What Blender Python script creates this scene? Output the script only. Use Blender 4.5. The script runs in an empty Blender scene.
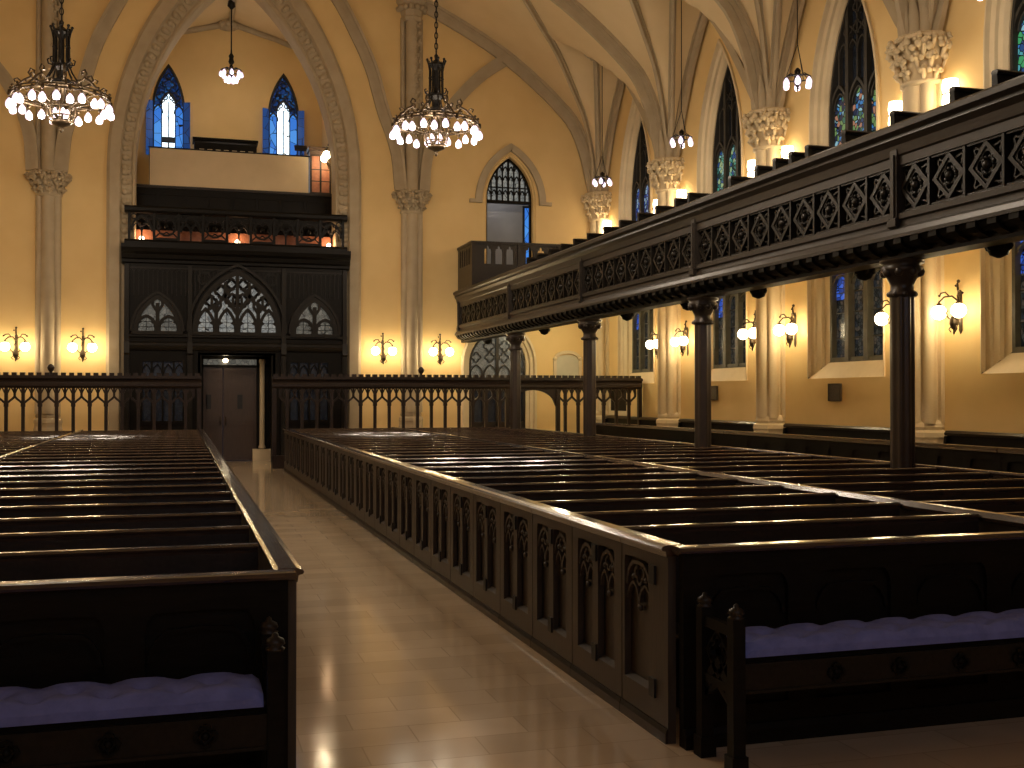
import bpy, bmesh, math, random
from mathutils import Vector
S = bpy.context.scene
COL = S.collection
PI = math.pi
rnd = random.Random(7)

# ------------------------------------------------------------------ mesh builder
class MB:
    def __init__(s):
        s.v = []; s.f = []; s.sm = []
    def add(s, vs, fs, smooth=False):
        b = len(s.v)
        s.v += [tuple(v) for v in vs]
        for f in fs:
            s.f.append(tuple(i + b for i in f)); s.sm.append(smooth)
        return s
    def box(s, x0, x1, y0, y1, z0, z1):
        return s.add([(x0,y0,z0),(x1,y0,z0),(x1,y1,z0),(x0,y1,z0),(x0,y0,z1),(x1,y0,z1),(x1,y1,z1),(x0,y1,z1)],
                     [(0,3,2,1),(4,5,6,7),(0,1,5,4),(1,2,6,5),(2,3,7,6),(3,0,4,7)])
    def prism(s, poly, axis, a0, a1):
        def P(p, a):
            return (a, p[0], p[1]) if axis == 'x' else (p[0], a, p[1]) if axis == 'y' else (p[0], p[1], a)
        n = len(poly)
        vs = [P(p, a0) for p in poly] + [P(p, a1) for p in poly]
        fs = [tuple(range(n - 1, -1, -1)), tuple(range(n, 2 * n))]
        fs += [(i, (i + 1) % n, n + (i + 1) % n, n + i) for i in range(n)]
        return s.add(vs, fs)
    def loft(s, rings, closed=True, smooth=True, cap=True):
        n = len(rings[0]); vs = [p for r in rings for p in r]; fs = []
        for k in range(len(rings) - 1):
            for i in range(n if closed else n - 1):
                j = (i + 1) % n
                fs.append((k*n+i, k*n+j, (k+1)*n+j, (k+1)*n+i))
        s.add(vs, fs, smooth)
        if cap and closed:
            s.add(rings[0], [tuple(range(n - 1, -1, -1))]); s.add(rings[-1], [tuple(range(n))])
        return s
    def tube(s, pts, r, n=8, smooth=True):
        pts = [Vector(p) for p in pts]; m = len(pts)
        rs = r if isinstance(r, (list, tuple)) else [r] * m
        T = [(pts[min(i+1, m-1)] - pts[max(i-1, 0)]).normalized() for i in range(m)]
        a = Vector((0,0,1)) if abs(T[0].z) < .9 else Vector((1,0,0))
        N = (a - T[0] * a.dot(T[0])).normalized(); rings = []
        for i in range(m):
            N = (N - T[i] * N.dot(T[i]))
            N = N.normalized() if N.length > 1e-6 else Vector((1,0,0))
            B = T[i].cross(N)
            rings.append([pts[i] + (N * math.cos(2*PI*k/n) + B * math.sin(2*PI*k/n)) * rs[i] for k in range(n)])
        return s.loft(rings, smooth=smooth)
    def lathe(s, prof, c=(0,0,0), n=16, smooth=True, flute=0.0, nf=0):
        rings = []
        for (r, z) in prof:
            ring = []
            for k in range(n):
                a = 2*PI*k/n
                rr = r * (1 + flute * math.cos(nf * a)) if nf else r
                ring.append((c[0] + rr*math.cos(a), c[1] + rr*math.sin(a), c[2] + z))
            rings.append(ring)
        return s.loft(rings, smooth=smooth)
    def ball(s, c, r, n=10, m=6, sc=(1,1,1)):
        rings = []
        for j in range(m + 1):
            p = PI * j / m; q = max(math.sin(p), .02)
            rings.append([(c[0] + r*sc[0]*q*math.cos(2*PI*k/n), c[1] + r*sc[1]*q*math.sin(2*PI*k/n), c[2] - r*sc[2]*math.cos(p)) for k in range(n)])
        return s.loft(rings)
    def strip(s, A, B, smooth=False):
        n = len(A)
        return s.add(list(A) + list(B), [(i, i+1, n+i+1, n+i) for i in range(n - 1)], smooth)
    def ribbon(s, fr, pts, w, d0, d1, closed=False):
        """a flat bar of width w following a 2-D line in frame fr, from depth d0 to d1"""
        m = len(pts); L = []; R = []
        for i in range(m):
            if closed:
                p, q = pts[i-1], pts[(i+1) % m]
            else:
                p, q = pts[max(i-1, 0)], pts[min(i+1, m-1)]
            c = pts[i]
            def nrm(a, b):
                x, y = b[0]-a[0], b[1]-a[1]; l = math.hypot(x, y) or 1
                return (-y/l, x/l)
            n1 = nrm(p, c) if p != c else nrm(c, q)
            n2 = nrm(c, q) if q != c else n1
            nx, ny = n1[0]+n2[0], n1[1]+n2[1]; l = math.hypot(nx, ny)
            if l < .2: nx, ny, k = n1[0], n1[1], 1
            else:
                nx /= l; ny /= l; k = min(1 / max(nx*n1[0] + ny*n1[1], .3), 2)
            L.append((c[0] + nx*w/2*k, c[1] + ny*w/2*k)); R.append((c[0] - nx*w/2*k, c[1] - ny*w/2*k))
        rings = [[fr(*L[i], d0), fr(*L[i], d1), fr(*R[i], d1), fr(*R[i], d0)] for i in range(m)]
        if closed:
            rings.append(rings[0])
        return s.loft(rings, smooth=False, cap=not closed)
    def sweep(s, pts, lat, prof, flip=1):
        """moulding profile (a across, b inwards) swept along pts; lat = fixed lateral axis"""
        pts = [Vector(p) for p in pts]; m = len(pts); lat = Vector(lat).normalized(); rings = []
        for i in range(m):
            T = (pts[min(i+1, m-1)] - pts[max(i-1, 0)]).normalized()
            N = lat.cross(T).normalized() * flip
            rings.append([pts[i] + lat * a + N * b for (a, b) in prof])
        return s.loft(rings, smooth=False)
    def mesh(s, name, off=(0,0,0), bevel=0):
        me = bpy.data.meshes.new(name)
        me.from_pydata([(v[0]-off[0], v[1]-off[1], v[2]-off[2]) for v in s.v], [], s.f)
        me.polygons.foreach_set('use_smooth', s.sm)
        bm = bmesh.new(); bm.from_mesh(me)
        bmesh.ops.recalc_face_normals(bm, faces=bm.faces)
        bm.to_mesh(me); bm.free()
        return me

def frame(o, sx, n):
    """2-D frame: s along sx, t up, d along n"""
    o = Vector(o); sx = Vector(sx); n = Vector(n); up = Vector((0,0,1))
    return lambda s, t, d=0.: tuple(o + sx*s + up*t + n*d)

def tag(o, label=None, cat=None, group=None, kind=None):
    if label: o['label'] = label
    if cat: o['category'] = cat
    if group: o['group'] = group
    if kind: o['kind'] = kind
    return o
def thing(name, label, cat, loc=(0,0,0), group=None, rz=0):
    o = bpy.data.objects.new(name, None); COL.objects.link(o)
    o.location = loc; o.rotation_euler = (0, 0, rz); o.empty_display_size = .2
    o['_off'] = list(loc)
    return tag(o, label, cat, group)
def obj(name, mb, mat, parent=None, off=None, label=None):
    """one mesh object; off = world point to subtract (the parent's base)"""
    if off is None: off = (0,0,0)
    me = mb.mesh(name, off) if isinstance(mb, MB) else mb
    if not me.materials: me.materials.append(mat)
    o = bpy.data.objects.new(name, me); COL.objects.link(o)
    if parent: o.parent = parent
    if label: o['label'] = label
    return o
def wpart(name, mb, mat, root, label=None):
    """part built in world coordinates under a root standing at root.location"""
    return obj(name, mb, mat, root, tuple(root['_off']), label)
def struct(name, mb, mat):
    return tag(obj(name, mb, mat), kind='structure')
def sroot(name, loc=(0,0,0)):
    o = thing(name, None, None, loc); o['kind'] = 'structure'; return o
def dup(root, loc, label=None, rz=None, group=None):
    r = root.copy(); COL.objects.link(r); r.location = loc
    if rz is not None: r.rotation_euler = (0, 0, rz)
    if label: r['label'] = label
    if group: r['group'] = group
    for ch in list(root.children):
        c = ch.copy(); COL.objects.link(c); c.parent = r
        for g in list(ch.children):
            d = g.copy(); COL.objects.link(d); d.parent = c
    return r
def light(name, loc, power, color, radius=.08, parent=None):
    L = bpy.data.lights.new(name, 'POINT'); L.energy = power; L.color = color; L.shadow_soft_size = radius
    o = bpy.data.objects.new(name, L); COL.objects.link(o); o.location = loc
    if parent: o.parent = parent
    return o

# ------------------------------------------------------------------ 2-D shapes
def arch(w, spring, rise, n=8, c=0.):
    """two-centred pointed arch from (-w,spring) over the apex to (w,spring)"""
    cc = (rise*rise - w*w) / (2*w); R = w + cc; out = []
    for i in range(n + 1):
        t = rise * math.sin(PI/2 * i / n)
        x = -(math.sqrt(max(R*R - t*t, 0)) - cc)
        out.append((x, spring + t))
    out[-1] = (0, spring + rise)
    return [(c + x, z) for x, z in out] + [(c - x, z) for x, z in out[-2::-1]]
def flat_arch(w, spring, rise, n=8, c=0.):
    """low four-centred arch"""
    out = []
    for i in range(n + 1):
        a = i / n
        x = -w * (1 - a); z = rise * (1 - (1 - a) ** 2.6) ** .62
        z = z * .9 + rise * .1 * a
        out.append((x, spring + z))
    return [(c + x, z) for x, z in out] + [(c - x, z) for x, z in out[-2::-1]]
def contour(pts, sill):
    return [(pts[0][0], sill)] + pts + [(pts[-1][0], sill)]
def circle(cx, cy, r, n=12, a0=0):
    return [(cx + r*math.cos(a0 + 2*PI*i/n), cy + r*math.sin(a0 + 2*PI*i/n)) for i in range(n)]
def foil(cx, cy, r, k=4, n=5, a0=0.):
    """closed cusped outline (quatrefoil etc.)"""
    out = []
    for j in range(k):
        A = a0 + 2*PI*j/k; px, py = cx + r*.55*math.cos(A), cy + r*.55*math.sin(A)
        for i in range(n):
            b = A + (i/(n-1) - .5) * PI * 1.15
            out.append((px + r*.5*math.cos(b), py + r*.5*math.sin(b)))
    return out
def interp(tab):
    """monotone cubic through (x,y) pairs"""
    xs = [p[0] for p in tab]; ys = [p[1] for p in tab]; n = len(xs)
    d = [(ys[i+1]-ys[i])/(xs[i+1]-xs[i]) for i in range(n-1)]
    m = [d[0]] + [0 if d[i-1]*d[i] <= 0 else 2*d[i-1]*d[i]/(d[i-1]+d[i]) for i in range(1, n-1)] + [d[-1]]
    def f(x):
        if x <= xs[0]: return ys[0]
        if x >= xs[-1]: return ys[-1]
        i = max(k for k in range(n-1) if xs[k] <= x)
        h = xs[i+1]-xs[i]; t = (x-xs[i])/h
        return ((2*t**3-3*t*t+1)*ys[i] + (t**3-2*t*t+t)*h*m[i] + (-2*t**3+3*t*t)*ys[i+1] + (t**3-t*t)*h*m[i+1])
    return f
def y_at(pts, x):
    """height of a polyline (x increasing) at x"""
    for (a, b), (c, d) in zip(pts, pts[1:]):
        if a - 1e-9 <= x <= c + 1e-9:
            return b if c == a else b + (d-b)*(x-a)/(c-a)
    return pts[0][1] if x < pts[0][0] else pts[-1][1]
def holed(mb, fr, s0, s1, bot, top, holes, d=0., ex=()):
    """flat wall from s0 to s1, bottom bot, top(s), with holes [(contour points from left to right over the head, sill)]"""
    topf = top if callable(top) else (lambda s: top)
    xs = {s0, s1} | set(ex)
    for pts, sill in holes:
        xs |= {p[0] for p in pts if s0 < p[0] < s1}
    xs = sorted(xs); e = 1e-5
    xs = [x for i, x in enumerate(xs) if i == 0 or x - xs[i-1] > 1e-4]
    for a, b in zip(xs, xs[1:]):
        mid = (a + b) / 2
        act = sorted([h for h in holes if h[0][0][0] < mid < h[0][-1][0]], key=lambda h: h[1])
        za, zb = bot, bot
        for pts, sill in act:
            if sill > min(za, zb) + 1e-6:
                mb.add([fr(a, za, d), fr(b, zb, d), fr(b, sill, d), fr(a, sill, d)], [(0,1,2,3)])
            za, zb = y_at(pts, a + e), y_at(pts, b - e)
        mb.add([fr(a, za, d), fr(b, zb, d), fr(b, topf(b), d), fr(a, topf(a), d)], [(0,1,2,3)])
    return mb
def steps(mb, fr, cons):
    """moulded reveal: bridge successive (contour, depth) pairs"""
    for (c0, d0), (c1, d1) in zip(cons, cons[1:]):
        mb.strip([fr(x, z, d0) for x, z in c0], [fr(x, z, d1) for x, z in c1])
    return mb
# ------------------------------------------------------------------ materials
def newmat(name):
    m = bpy.data.materials.new(name); m.use_nodes = True
    nt = m.node_tree; b = nt.nodes['Principled BSDF']
    return m, nt, b
def surf(name, c1, c2, scale=6., rough=.6, bump=.0, metal=0., stretch=(1,1,1), spec=.5, coat=0., rvar=.0, bscale=None):
    m, nt, b = newmat(name); N = nt.nodes; L = nt.links
    tc = N.new('ShaderNodeTexCoord'); mp = N.new('ShaderNodeMapping'); mp.inputs['Scale'].default_value = stretch
    no = N.new('ShaderNodeTexNoise'); no.inputs['Scale'].default_value = scale; no.inputs['Detail'].default_value = 5
    cr = N.new('ShaderNodeValToRGB')
    cr.color_ramp.elements[0].position = .3; cr.color_ramp.elements[1].position = .72
    cr.color_ramp.elements[0].color = (*c1, 1); cr.color_ramp.elements[1].color = (*c2, 1)
    L.new(tc.outputs['Object'], mp.inputs['Vector']); L.new(mp.outputs['Vector'], no.inputs['Vector'])
    L.new(no.outputs['Fac'], cr.inputs['Fac']); L.new(cr.outputs['Color'], b.inputs['Base Color'])
    b.inputs['Roughness'].default_value = rough; b.inputs['Metallic'].default_value = metal
    b.inputs['Specular IOR Level'].default_value = spec
    if coat: b.inputs['Coat Weight'].default_value = coat; b.inputs['Coat Roughness'].default_value = .15
    if rvar:
        mr = N.new('ShaderNodeMapRange'); mr.inputs['To Min'].default_value = rough - rvar; mr.inputs['To Max'].default_value = rough + rvar
        L.new(no.outputs['Fac'], mr.inputs['Value']); L.new(mr.outputs['Result'], b.inputs['Roughness'])
    if bump:
        bn = N.new('ShaderNodeBump'); bn.inputs['Strength'].default_value = bump; bn.inputs['Distance'].default_value = .02
        if bscale:
            n2 = N.new('ShaderNodeTexNoise'); n2.inputs['Scale'].default_value = bscale; n2.inputs['Detail'].default_value = 3
            L.new(mp.outputs['Vector'], n2.inputs['Vector']); L.new(n2.outputs['Fac'], bn.inputs['Height'])
        else:
            L.new(no.outputs['Fac'], bn.inputs['Height'])
        L.new(bn.outputs['Normal'], b.inputs['Normal'])
    return m
def glow(name, col, strength, sample=False):
    m, nt, b = newmat(name)
    b.inputs['Base Color'].default_value = (*col, 1); b.inputs['Roughness'].default_value = .3
    b.inputs['Emission Color'].default_value = (*col, 1); b.inputs['Emission Strength'].default_value = strength
    if not sample: m.cycles.emission_sampling = 'NONE'
    return m
def stained(name, cols, scale, strength, lead=.05, stretch=(1,1,1), seed=0., base=(.01,.012,.016), rough=.25):
    """leaded glass: voronoi pieces of the given colours with dark cames, lit from outside"""
    m, nt, b = newmat(name); N = nt.nodes; L = nt.links
    tc = N.new('ShaderNodeTexCoord'); mp = N.new('ShaderNodeMapping'); mp.inputs['Scale'].default_value = stretch
    mp.inputs['Location'].default_value = (seed, seed*1.7, seed*.6)
    vo = N.new('ShaderNodeTexVoronoi'); vo.inputs['Scale'].default_value = scale
    ve = N.new('ShaderNodeTexVoronoi'); ve.feature = 'DISTANCE_TO_EDGE'; ve.inputs['Scale'].default_value = scale
    sp = N.new('ShaderNodeSeparateColor'); cr = N.new('ShaderNodeValToRGB'); cr.color_ramp.interpolation = 'CONSTANT'
    el = cr.color_ramp.elements
    while len(el) < len(cols): el.new(.5)
    for i, c in enumerate(cols):
        el[i].position = i / len(cols); el[i].color = (*c, 1)
    gt = N.new('ShaderNodeMath'); gt.operation = 'GREATER_THAN'; gt.inputs[1].default_value = lead
    ml = N.new('ShaderNodeMath'); ml.operation = 'MULTIPLY'; ml.inputs[1].default_value = strength
    L.new(tc.outputs['Object'], mp.inputs['Vector'])
    for q in (vo, ve): L.new(mp.outputs['Vector'], q.inputs['Vector'])
    L.new(vo.outputs['Color'], sp.inputs['Color']); L.new(sp.outputs['Red'], cr.inputs['Fac'])
    L.new(ve.outputs['Distance'], gt.inputs[0]); L.new(gt.outputs[0], ml.inputs[0])
    L.new(cr.outputs['Color'], b.inputs['Emission Color']); L.new(ml.outputs[0], b.inputs['Emission Strength'])
    b.inputs['Base Color'].default_value = (*base, 1); b.inputs['Roughness'].default_value = rough
    m.cycles.emission_sampling = 'NONE'
    return m
M = {}
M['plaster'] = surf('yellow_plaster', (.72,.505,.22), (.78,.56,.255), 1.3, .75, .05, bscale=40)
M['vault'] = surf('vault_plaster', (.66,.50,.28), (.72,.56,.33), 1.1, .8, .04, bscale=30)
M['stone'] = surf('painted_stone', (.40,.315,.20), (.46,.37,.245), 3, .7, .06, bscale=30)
M['trim'] = surf('window_stone', (.64,.51,.32), (.70,.57,.37), 3, .7, .05, bscale=30)
M['wood'] = surf('dark_oak', (.016,.012,.009), (.028,.020,.015), 7, .34, .05, spec=.3, stretch=(6,.9,6), rvar=.08)
M['woodz'] = surf('dark_oak_upright', (.038,.029,.022), (.060,.046,.034), 7, .42, .06, stretch=(6,6,.8), rvar=.08)
M['black'] = surf('black_shaded_oak', (.006,.005,.004), (.011,.009,.007), 7, .45, .05, spec=.1, stretch=(1,6,6), rvar=.06)  # also holds the shade of the unlit pew fronts and benches
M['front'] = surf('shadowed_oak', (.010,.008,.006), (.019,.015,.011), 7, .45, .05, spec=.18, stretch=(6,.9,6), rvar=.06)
M['cap'] = surf('polished_oak_rail', (.040,.025,.019), (.066,.042,.032), 9, .2, .03, stretch=(1,1,6), coat=.9, rvar=.05)
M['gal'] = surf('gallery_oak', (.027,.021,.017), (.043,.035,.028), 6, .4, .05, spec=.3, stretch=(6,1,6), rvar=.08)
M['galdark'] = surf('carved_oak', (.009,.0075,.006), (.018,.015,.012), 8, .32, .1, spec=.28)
M['screen'] = surf('red_oak_screen', (.018,.011,.008), (.032,.020,.014), 7, .35, .05, spec=.3, stretch=(6,6,1))
M['column'] = surf('painted_iron_column', (.030,.022,.018), (.048,.036,.030), 5, .3, .03, stretch=(1,1,.5))
M['iron'] = surf('black_iron', (.010,.009,.009), (.020,.017,.015), 14, .4, .08, metal=.6)
M['bronze'] = surf('brown_bronze', (.055,.038,.022), (.090,.062,.035), 12, .35, .1, metal=.7)
M['hinge'] = surf('black_hinge_iron', (.006,.006,.006), (.012,.011,.010), 20, .5)
M['velvet'] = surf('blue_velvet', (.13,.155,.40), (.18,.21,.52), 14, .85, .2, bscale=60)
M['door'] = surf('brown_door', (.050,.029,.019), (.070,.042,.028), 6, .4, .05, stretch=(6,6,.7))
M['banner'] = surf('cream_cloth', (.60,.48,.31), (.66,.53,.35), 2, .9, .05)
M['cream'] = surf('cream_paint', (.72,.60,.40), (.78,.66,.45), 5, .6)
M['marble'] = surf('grey_marble', (.50,.47,.36), (.58,.54,.42), 4, .4)
M['plaque'] = surf('bronze_plaque', (.05,.036,.026), (.13,.10,.07), 55, .5, .3, metal=.3)
M['mull'] = surf('mullion_stone', (.085,.080,.060), (.125,.115,.085), 6, .6, .05)
M['darkmull'] = surf('dark_mullion', (.020,.018,.015), (.034,.030,.024), 6, .6, .05)
M['grey'] = surf('pale_grey_plaster', (.42,.40,.37), (.48,.46,.43), 2, .8)
M['rust'] = surf('lamplit_russet', (.22,.075,.04), (.32,.12,.06), 9, .6)  # warm lamp glow and reflection put into the colour
M['darkpane'] = stained('unlit_leaded_glass', [(.10,.12,.16),(.05,.06,.09),(.12,.13,.14),(.03,.03,.05)], 14, .05)
M['bulb'] = glow('frosted_bulb', (.88,.77,1.), 1.25)
M['globe'] = glow('warm_frosted_globe', (1.,.83,.52), 16.)
M['lamp'] = glow('warm_frosted_shade', (1.,.80,.50), 9.)
M['skyw'] = stained('daylit_white_glass', [(.75,.90,1.),(.62,.84,1.),(.9,.97,1.)], 9, 2.6, .02)
M['skyb'] = stained('daylit_blue_glass', [(.05,.24,.85),(.07,.32,.95),(.10,.38,1.)], 3, .75, .02)
M['skyd'] = stained('bluelit_shutter', [(.015,.10,.38),(.02,.13,.48)], 3, .4, .02)  # blue window light on the shutters, put in as a weak glow
M['skyn'] = stained('night_blue_glass', [(.02,.10,.40),(.01,.04,.15),(.03,.2,.6)], 8, .3, .06)
M['fig'] = [stained('figure_glass_%s' % a, c, 10, st, .07, seed=i*3.1) for i, (a, c, st) in enumerate((
    ('violet', [(.03,.10,.5),(.10,.22,.7),(.05,.06,.2),(.35,.5,.65),(.02,.04,.12)], .6),
    ('green', [(.10,.45,.32),(.05,.25,.2),(.30,.6,.55),(.02,.05,.05),(.45,.6,.3),(.03,.10,.3)], .6),
    ('blue', [(.06,.28,.65),(.02,.06,.16),(.35,.65,.75),(.05,.18,.12),(.55,.25,.15),(.02,.03,.07),(.20,.35,.12)], .62),
    ('azure', [(.05,.25,.7),(.10,.45,.5),(.02,.08,.25),(.3,.6,.7),(.06,.4,.15)], .7)))]
M['chancel'] = glow('fill_light_glass', (.62,.74,1.), 1.6, True)  # fill light for the added windows behind the camera
M['low'] = stained('dim_figure_glass', [(.07,.08,.075),(.03,.035,.035),(.12,.12,.10),(.05,.06,.075),(.18,.14,.10),(.015,.018,.02)], 13, .30, .06)
M['lowblue'] = stained('blue_top_glass', [(.03,.09,.5),(.05,.14,.65),(.02,.05,.25)], 8, .8, .05)
M['white'] = stained('backlit_obscured_glass', [(.55,.55,.50),(.42,.43,.40),(.62,.60,.52)], 9, .36, .03)
M['whited'] = stained('dim_obscured_glass', [(.40,.38,.30),(.30,.28,.22),(.46,.42,.33)], 9, .22, .03)
def floor_mat():
    m, nt, b = newmat('stone_floor_tiles'); N = nt.nodes; L = nt.links
    tc = N.new('ShaderNodeTexCoord'); br = N.new('ShaderNodeTexBrick')
    br.inputs['Scale'].default_value = 1.; br.inputs['Brick Width'].default_value = .60; br.inputs['Row Height'].default_value = .30
    br.inputs['Mortar Size'].default_value = .004; br.inputs['Bias'].default_value = 0.; br.offset = .5
    br.inputs['Color1'].default_value = (.52,.405,.275,1); br.inputs['Color2'].default_value = (.62,.485,.335,1)
    br.inputs['Mortar'].default_value = (.44,.335,.22,1)
    no = N.new('ShaderNodeTexNoise'); no.inputs['Scale'].default_value = 2.2; no.inputs['Detail'].default_value = 6
    mx = N.new('ShaderNodeMixRGB'); mx.blend_type = 'MULTIPLY'; mx.inputs['Fac'].default_value = .45
    cr = N.new('ShaderNodeValToRGB'); cr.color_ramp.elements[0].color = (.55,.52,.48,1); cr.color_ramp.elements[1].color = (1.2,1.15,1.1,1)
    L.new(tc.outputs['Object'], br.inputs['Vector']); L.new(tc.outputs['Object'], no.inputs['Vector'])
    L.new(no.outputs['Fac'], cr.inputs['Fac']); L.new(br.outputs['Color'], mx.inputs['Color1']); L.new(cr.outputs['Color'], mx.inputs['Color2'])
    L.new(mx.outputs['Color'], b.inputs['Base Color'])
    mr = N.new('ShaderNodeMapRange'); mr.inputs['To Min'].default_value = .06; mr.inputs['To Max'].default_value = .15
    L.new(no.outputs['Fac'], mr.inputs['Value']); L.new(mr.outputs['Result'], b.inputs['Roughness'])
    bn = N.new('ShaderNodeBump'); bn.inputs['Strength'].default_value = .07; bn.inputs['Distance'].default_value = .01
    L.new(no.outputs['Fac'], bn.inputs['Height']); L.new(bn.outputs['Normal'], b.inputs['Normal'])
    return m
M['floor'] = floor_mat()
# ------------------------------------------------------------------ the shell
CX, XR, XW, YB, BAY = 1.5, 12.1, 12.2, 31.25, 5.08
YK = [YB - BAY*k for k in range(8)]
YF = YK[-1]
zA = interp([(0,7.7),(.18,8.4),(.35,9.1),(.75,10.),(1.2,10.5),(2,11.2),(2.95,11.9),(4,12.5),(5.35,13.15),(7.5,14.1),(10.6,15.)])
zB = interp([(0,7.7),(.25,7.95),(.5,8.6),(.95,9.6),(1.5,10.5),(2.1,11.2),(2.54,11.5)])
def vz(u, t):
    if u < 0: return zB(t)
    a, b = zA(u), zB(t); k = .3; h = max(k - abs(a - b), 0)
    return max(a, b) + (h*h/(4*k) if t > .3 else 0)

fl = MB(); fl.add([(-9.3,YF-.1,0),(12.3,YF-.1,0),(12.3,32.4,0),(-9.3,32.4,0)], [(0,1,2,3)])
struct('floor', fl, M['floor'])
t1 = MB(); t1.box(1.468, 1.486, 11., 30., .0, .002)
struct('trim_1', t1, M['floor'])

us = [-.15, 0, .02,.05,.09,.14,.2,.27,.35,.45,.57,.7,.85,1.,1.2,1.4,1.65,1.9,2.15,2.4,2.7,3.,3.4,3.9,4.5,5.2,6.,7.,8.,9.,9.9,10.6]
ts = [0,.06,.12,.18,.25,.32,.4,.5,.62,.75,.9,1.05,1.25,1.5,1.75,2.,2.25,2.54]
cv = MB()
for sx in (1, -1):
    for k in range(7):
        y0 = YK[k]
        tt = ts + [BAY - t for t in ts[-2::-1]]
        vs = [((CX + sx*(10.6 - u)), y0 - t, vz(u, min(t, BAY - t))) for u in us for t in tt]
        n = len(tt)
        cv.add(vs, [(i*n+j, i*n+j+1, (i+1)*n+j+1, (i+1)*n+j) for i in range(len(us)-1) for j in range(n-1)], True)
ceil = struct('ceiling', cv, M['vault'])
BIG = [(-.19,-.02),(-.19,.06),(-.125,.05),(-.12,.15),(-.065,.13),(-.05,.31),(.05,.31),(.065,.13),(.12,.15),(.125,.05),(.19,.06),(.19,-.02)]
SMALL = [(-.085,-.02),(-.085,.06),(-.04,.05),(-.032,.16),(.032,.16),(.04,.05),(.085,.06),(.085,-.02)]
MID = [(-.12,-.02),(-.12,.07),(-.06,.05),(-.045,.2),(.045,.2),(.06,.05),(.12,.07),(.12,-.02)]
def rib(pts, lat, prof, c):
    """sweep with the moulding turned towards the room point c"""
    p = Vector(pts[len(pts)//2]); q = (Vector(pts[len(pts)//2+1]) - p)
    N = Vector(lat).normalized().cross(q.normalized())
    mb = MB(); mb.sweep(pts, lat, prof, 1 if N.dot(Vector(c) - p) > 0 else -1)
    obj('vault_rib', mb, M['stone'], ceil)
tb = lambda d: min(d % BAY, BAY - d % BAY)
uu = [.0,.04,.09,.15,.22,.3,.4,.52,.66,.82,1.,1.25,1.55,1.9,2.3,2.8,3.4,4.1,5.,6.,7.2,8.6,10.6]
def zinv(z):
    a, b = 0., 10.
    for _ in range(40):
        m = (a+b)/2
        if zA(m) < z: a = m
        else: b = m
    return a
for sx in (1, -1):
    X = lambda u: CX + sx*(10.6 - u)
    for k in range(0, 6 if sx > 0 else 2):
        y0 = YK[k]
        yy = y0 - .12 if k == 0 else y0
        rib([(X(u + .03), yy, zA(u)) for u in uu], (0,1,0), BIG, (CX, yy, 5))
        for sg in ((-1, 1) if k else (-1,)):
            # wall rib, tierceron and diagonal on each side of the springer
            rib([(X(.02), y0 + sg*t, zB(t)) for t in ts], (1,0,0), MID, (X(0), y0 + sg*2.54, 5))
            pl = [(X(1.1*a), y0 + sg*2.54*a, vz(1.1*a, 2.54*a)) for a in [i/14 for i in range(15)]]
            rib(pl, (2.54*sg*sx, 1.1, 0), SMALL, (CX, y0 + sg*2.54, 6))
            dg = [(X(u), y0 + sg*1.06*u, vz(u, tb(1.06*u))) for u in [.0,.06,.12,.2,.3,.45,.6,.8,1.,1.25,1.5,1.8,2.1,2.4,2.8,3.3,3.9,4.6,5.4,6.5,8.,9.6] if YF + .2 < y0 + sg*1.06*u < YB]
            if sg < 0: rib(dg, (1.06*sg*sx, 1., 0), SMALL, (CX, y0 + sg*2.54, 6))
        rd = MB(); ym = y0 - 2.54
        # carved boss where the tiercerons meet
        bs = MB(); c = (X(1.1), ym, 11.38)
        bs.lathe([(.02,-.24),(.16,-.2),(.26,-.08),(.28,.02),(.2,.14),(.05,.2)], c, 14)
        for j in range(9):
            a = 2*PI*j/9
            bs.ball((c[0]+.23*math.cos(a), c[1]+.23*math.sin(a), c[2]-.08), .085, 7, 5)
        for j in range(5):
            a = 2*PI*j/5
            bs.ball((c[0]+.1*math.cos(a), c[1]+.1*math.sin(a), c[2]-.2), .07, 7, 5)
        obj('vault_boss', bs, M['stone'], ceil)
# blind arches on the back wall
def blind(tab, k=0.):
    f = interp(tab); lo, hi = tab[0][0], tab[-1][0]
    pts = [(lo + (hi-lo)*((i/26)**2 if k == 0 else i/26), YB - .05, f(lo + (hi-lo)*((i/26)**2 if k == 0 else i/26))) for i in range(27)]
    return pts
for mir in (1, -1):
    P = lambda pts: [(CX + mir*(x - CX), y, z) for x, y, z in pts]
    a1 = P(blind([(6.55,7.7),(6.6,8.5),(6.95,9.6),(7.5,10.42),(8.4,11.35),(9.36,12.0)]))
    rib(a1, (0,1,0), BIG, (CX + mir*7.8, YB, 6))
    a2 = blind([(-6.15,7.7),(-6.05,8.7),(-5.62,10.),(-5.31,11.1),(-4.88,12.05),(-4.36,13.),(-3.5,14.1)])
    rib(P([(-x, y, z) for x, y, z in a2]), (0,1,0), BIG, (CX, YB, 6))

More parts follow.
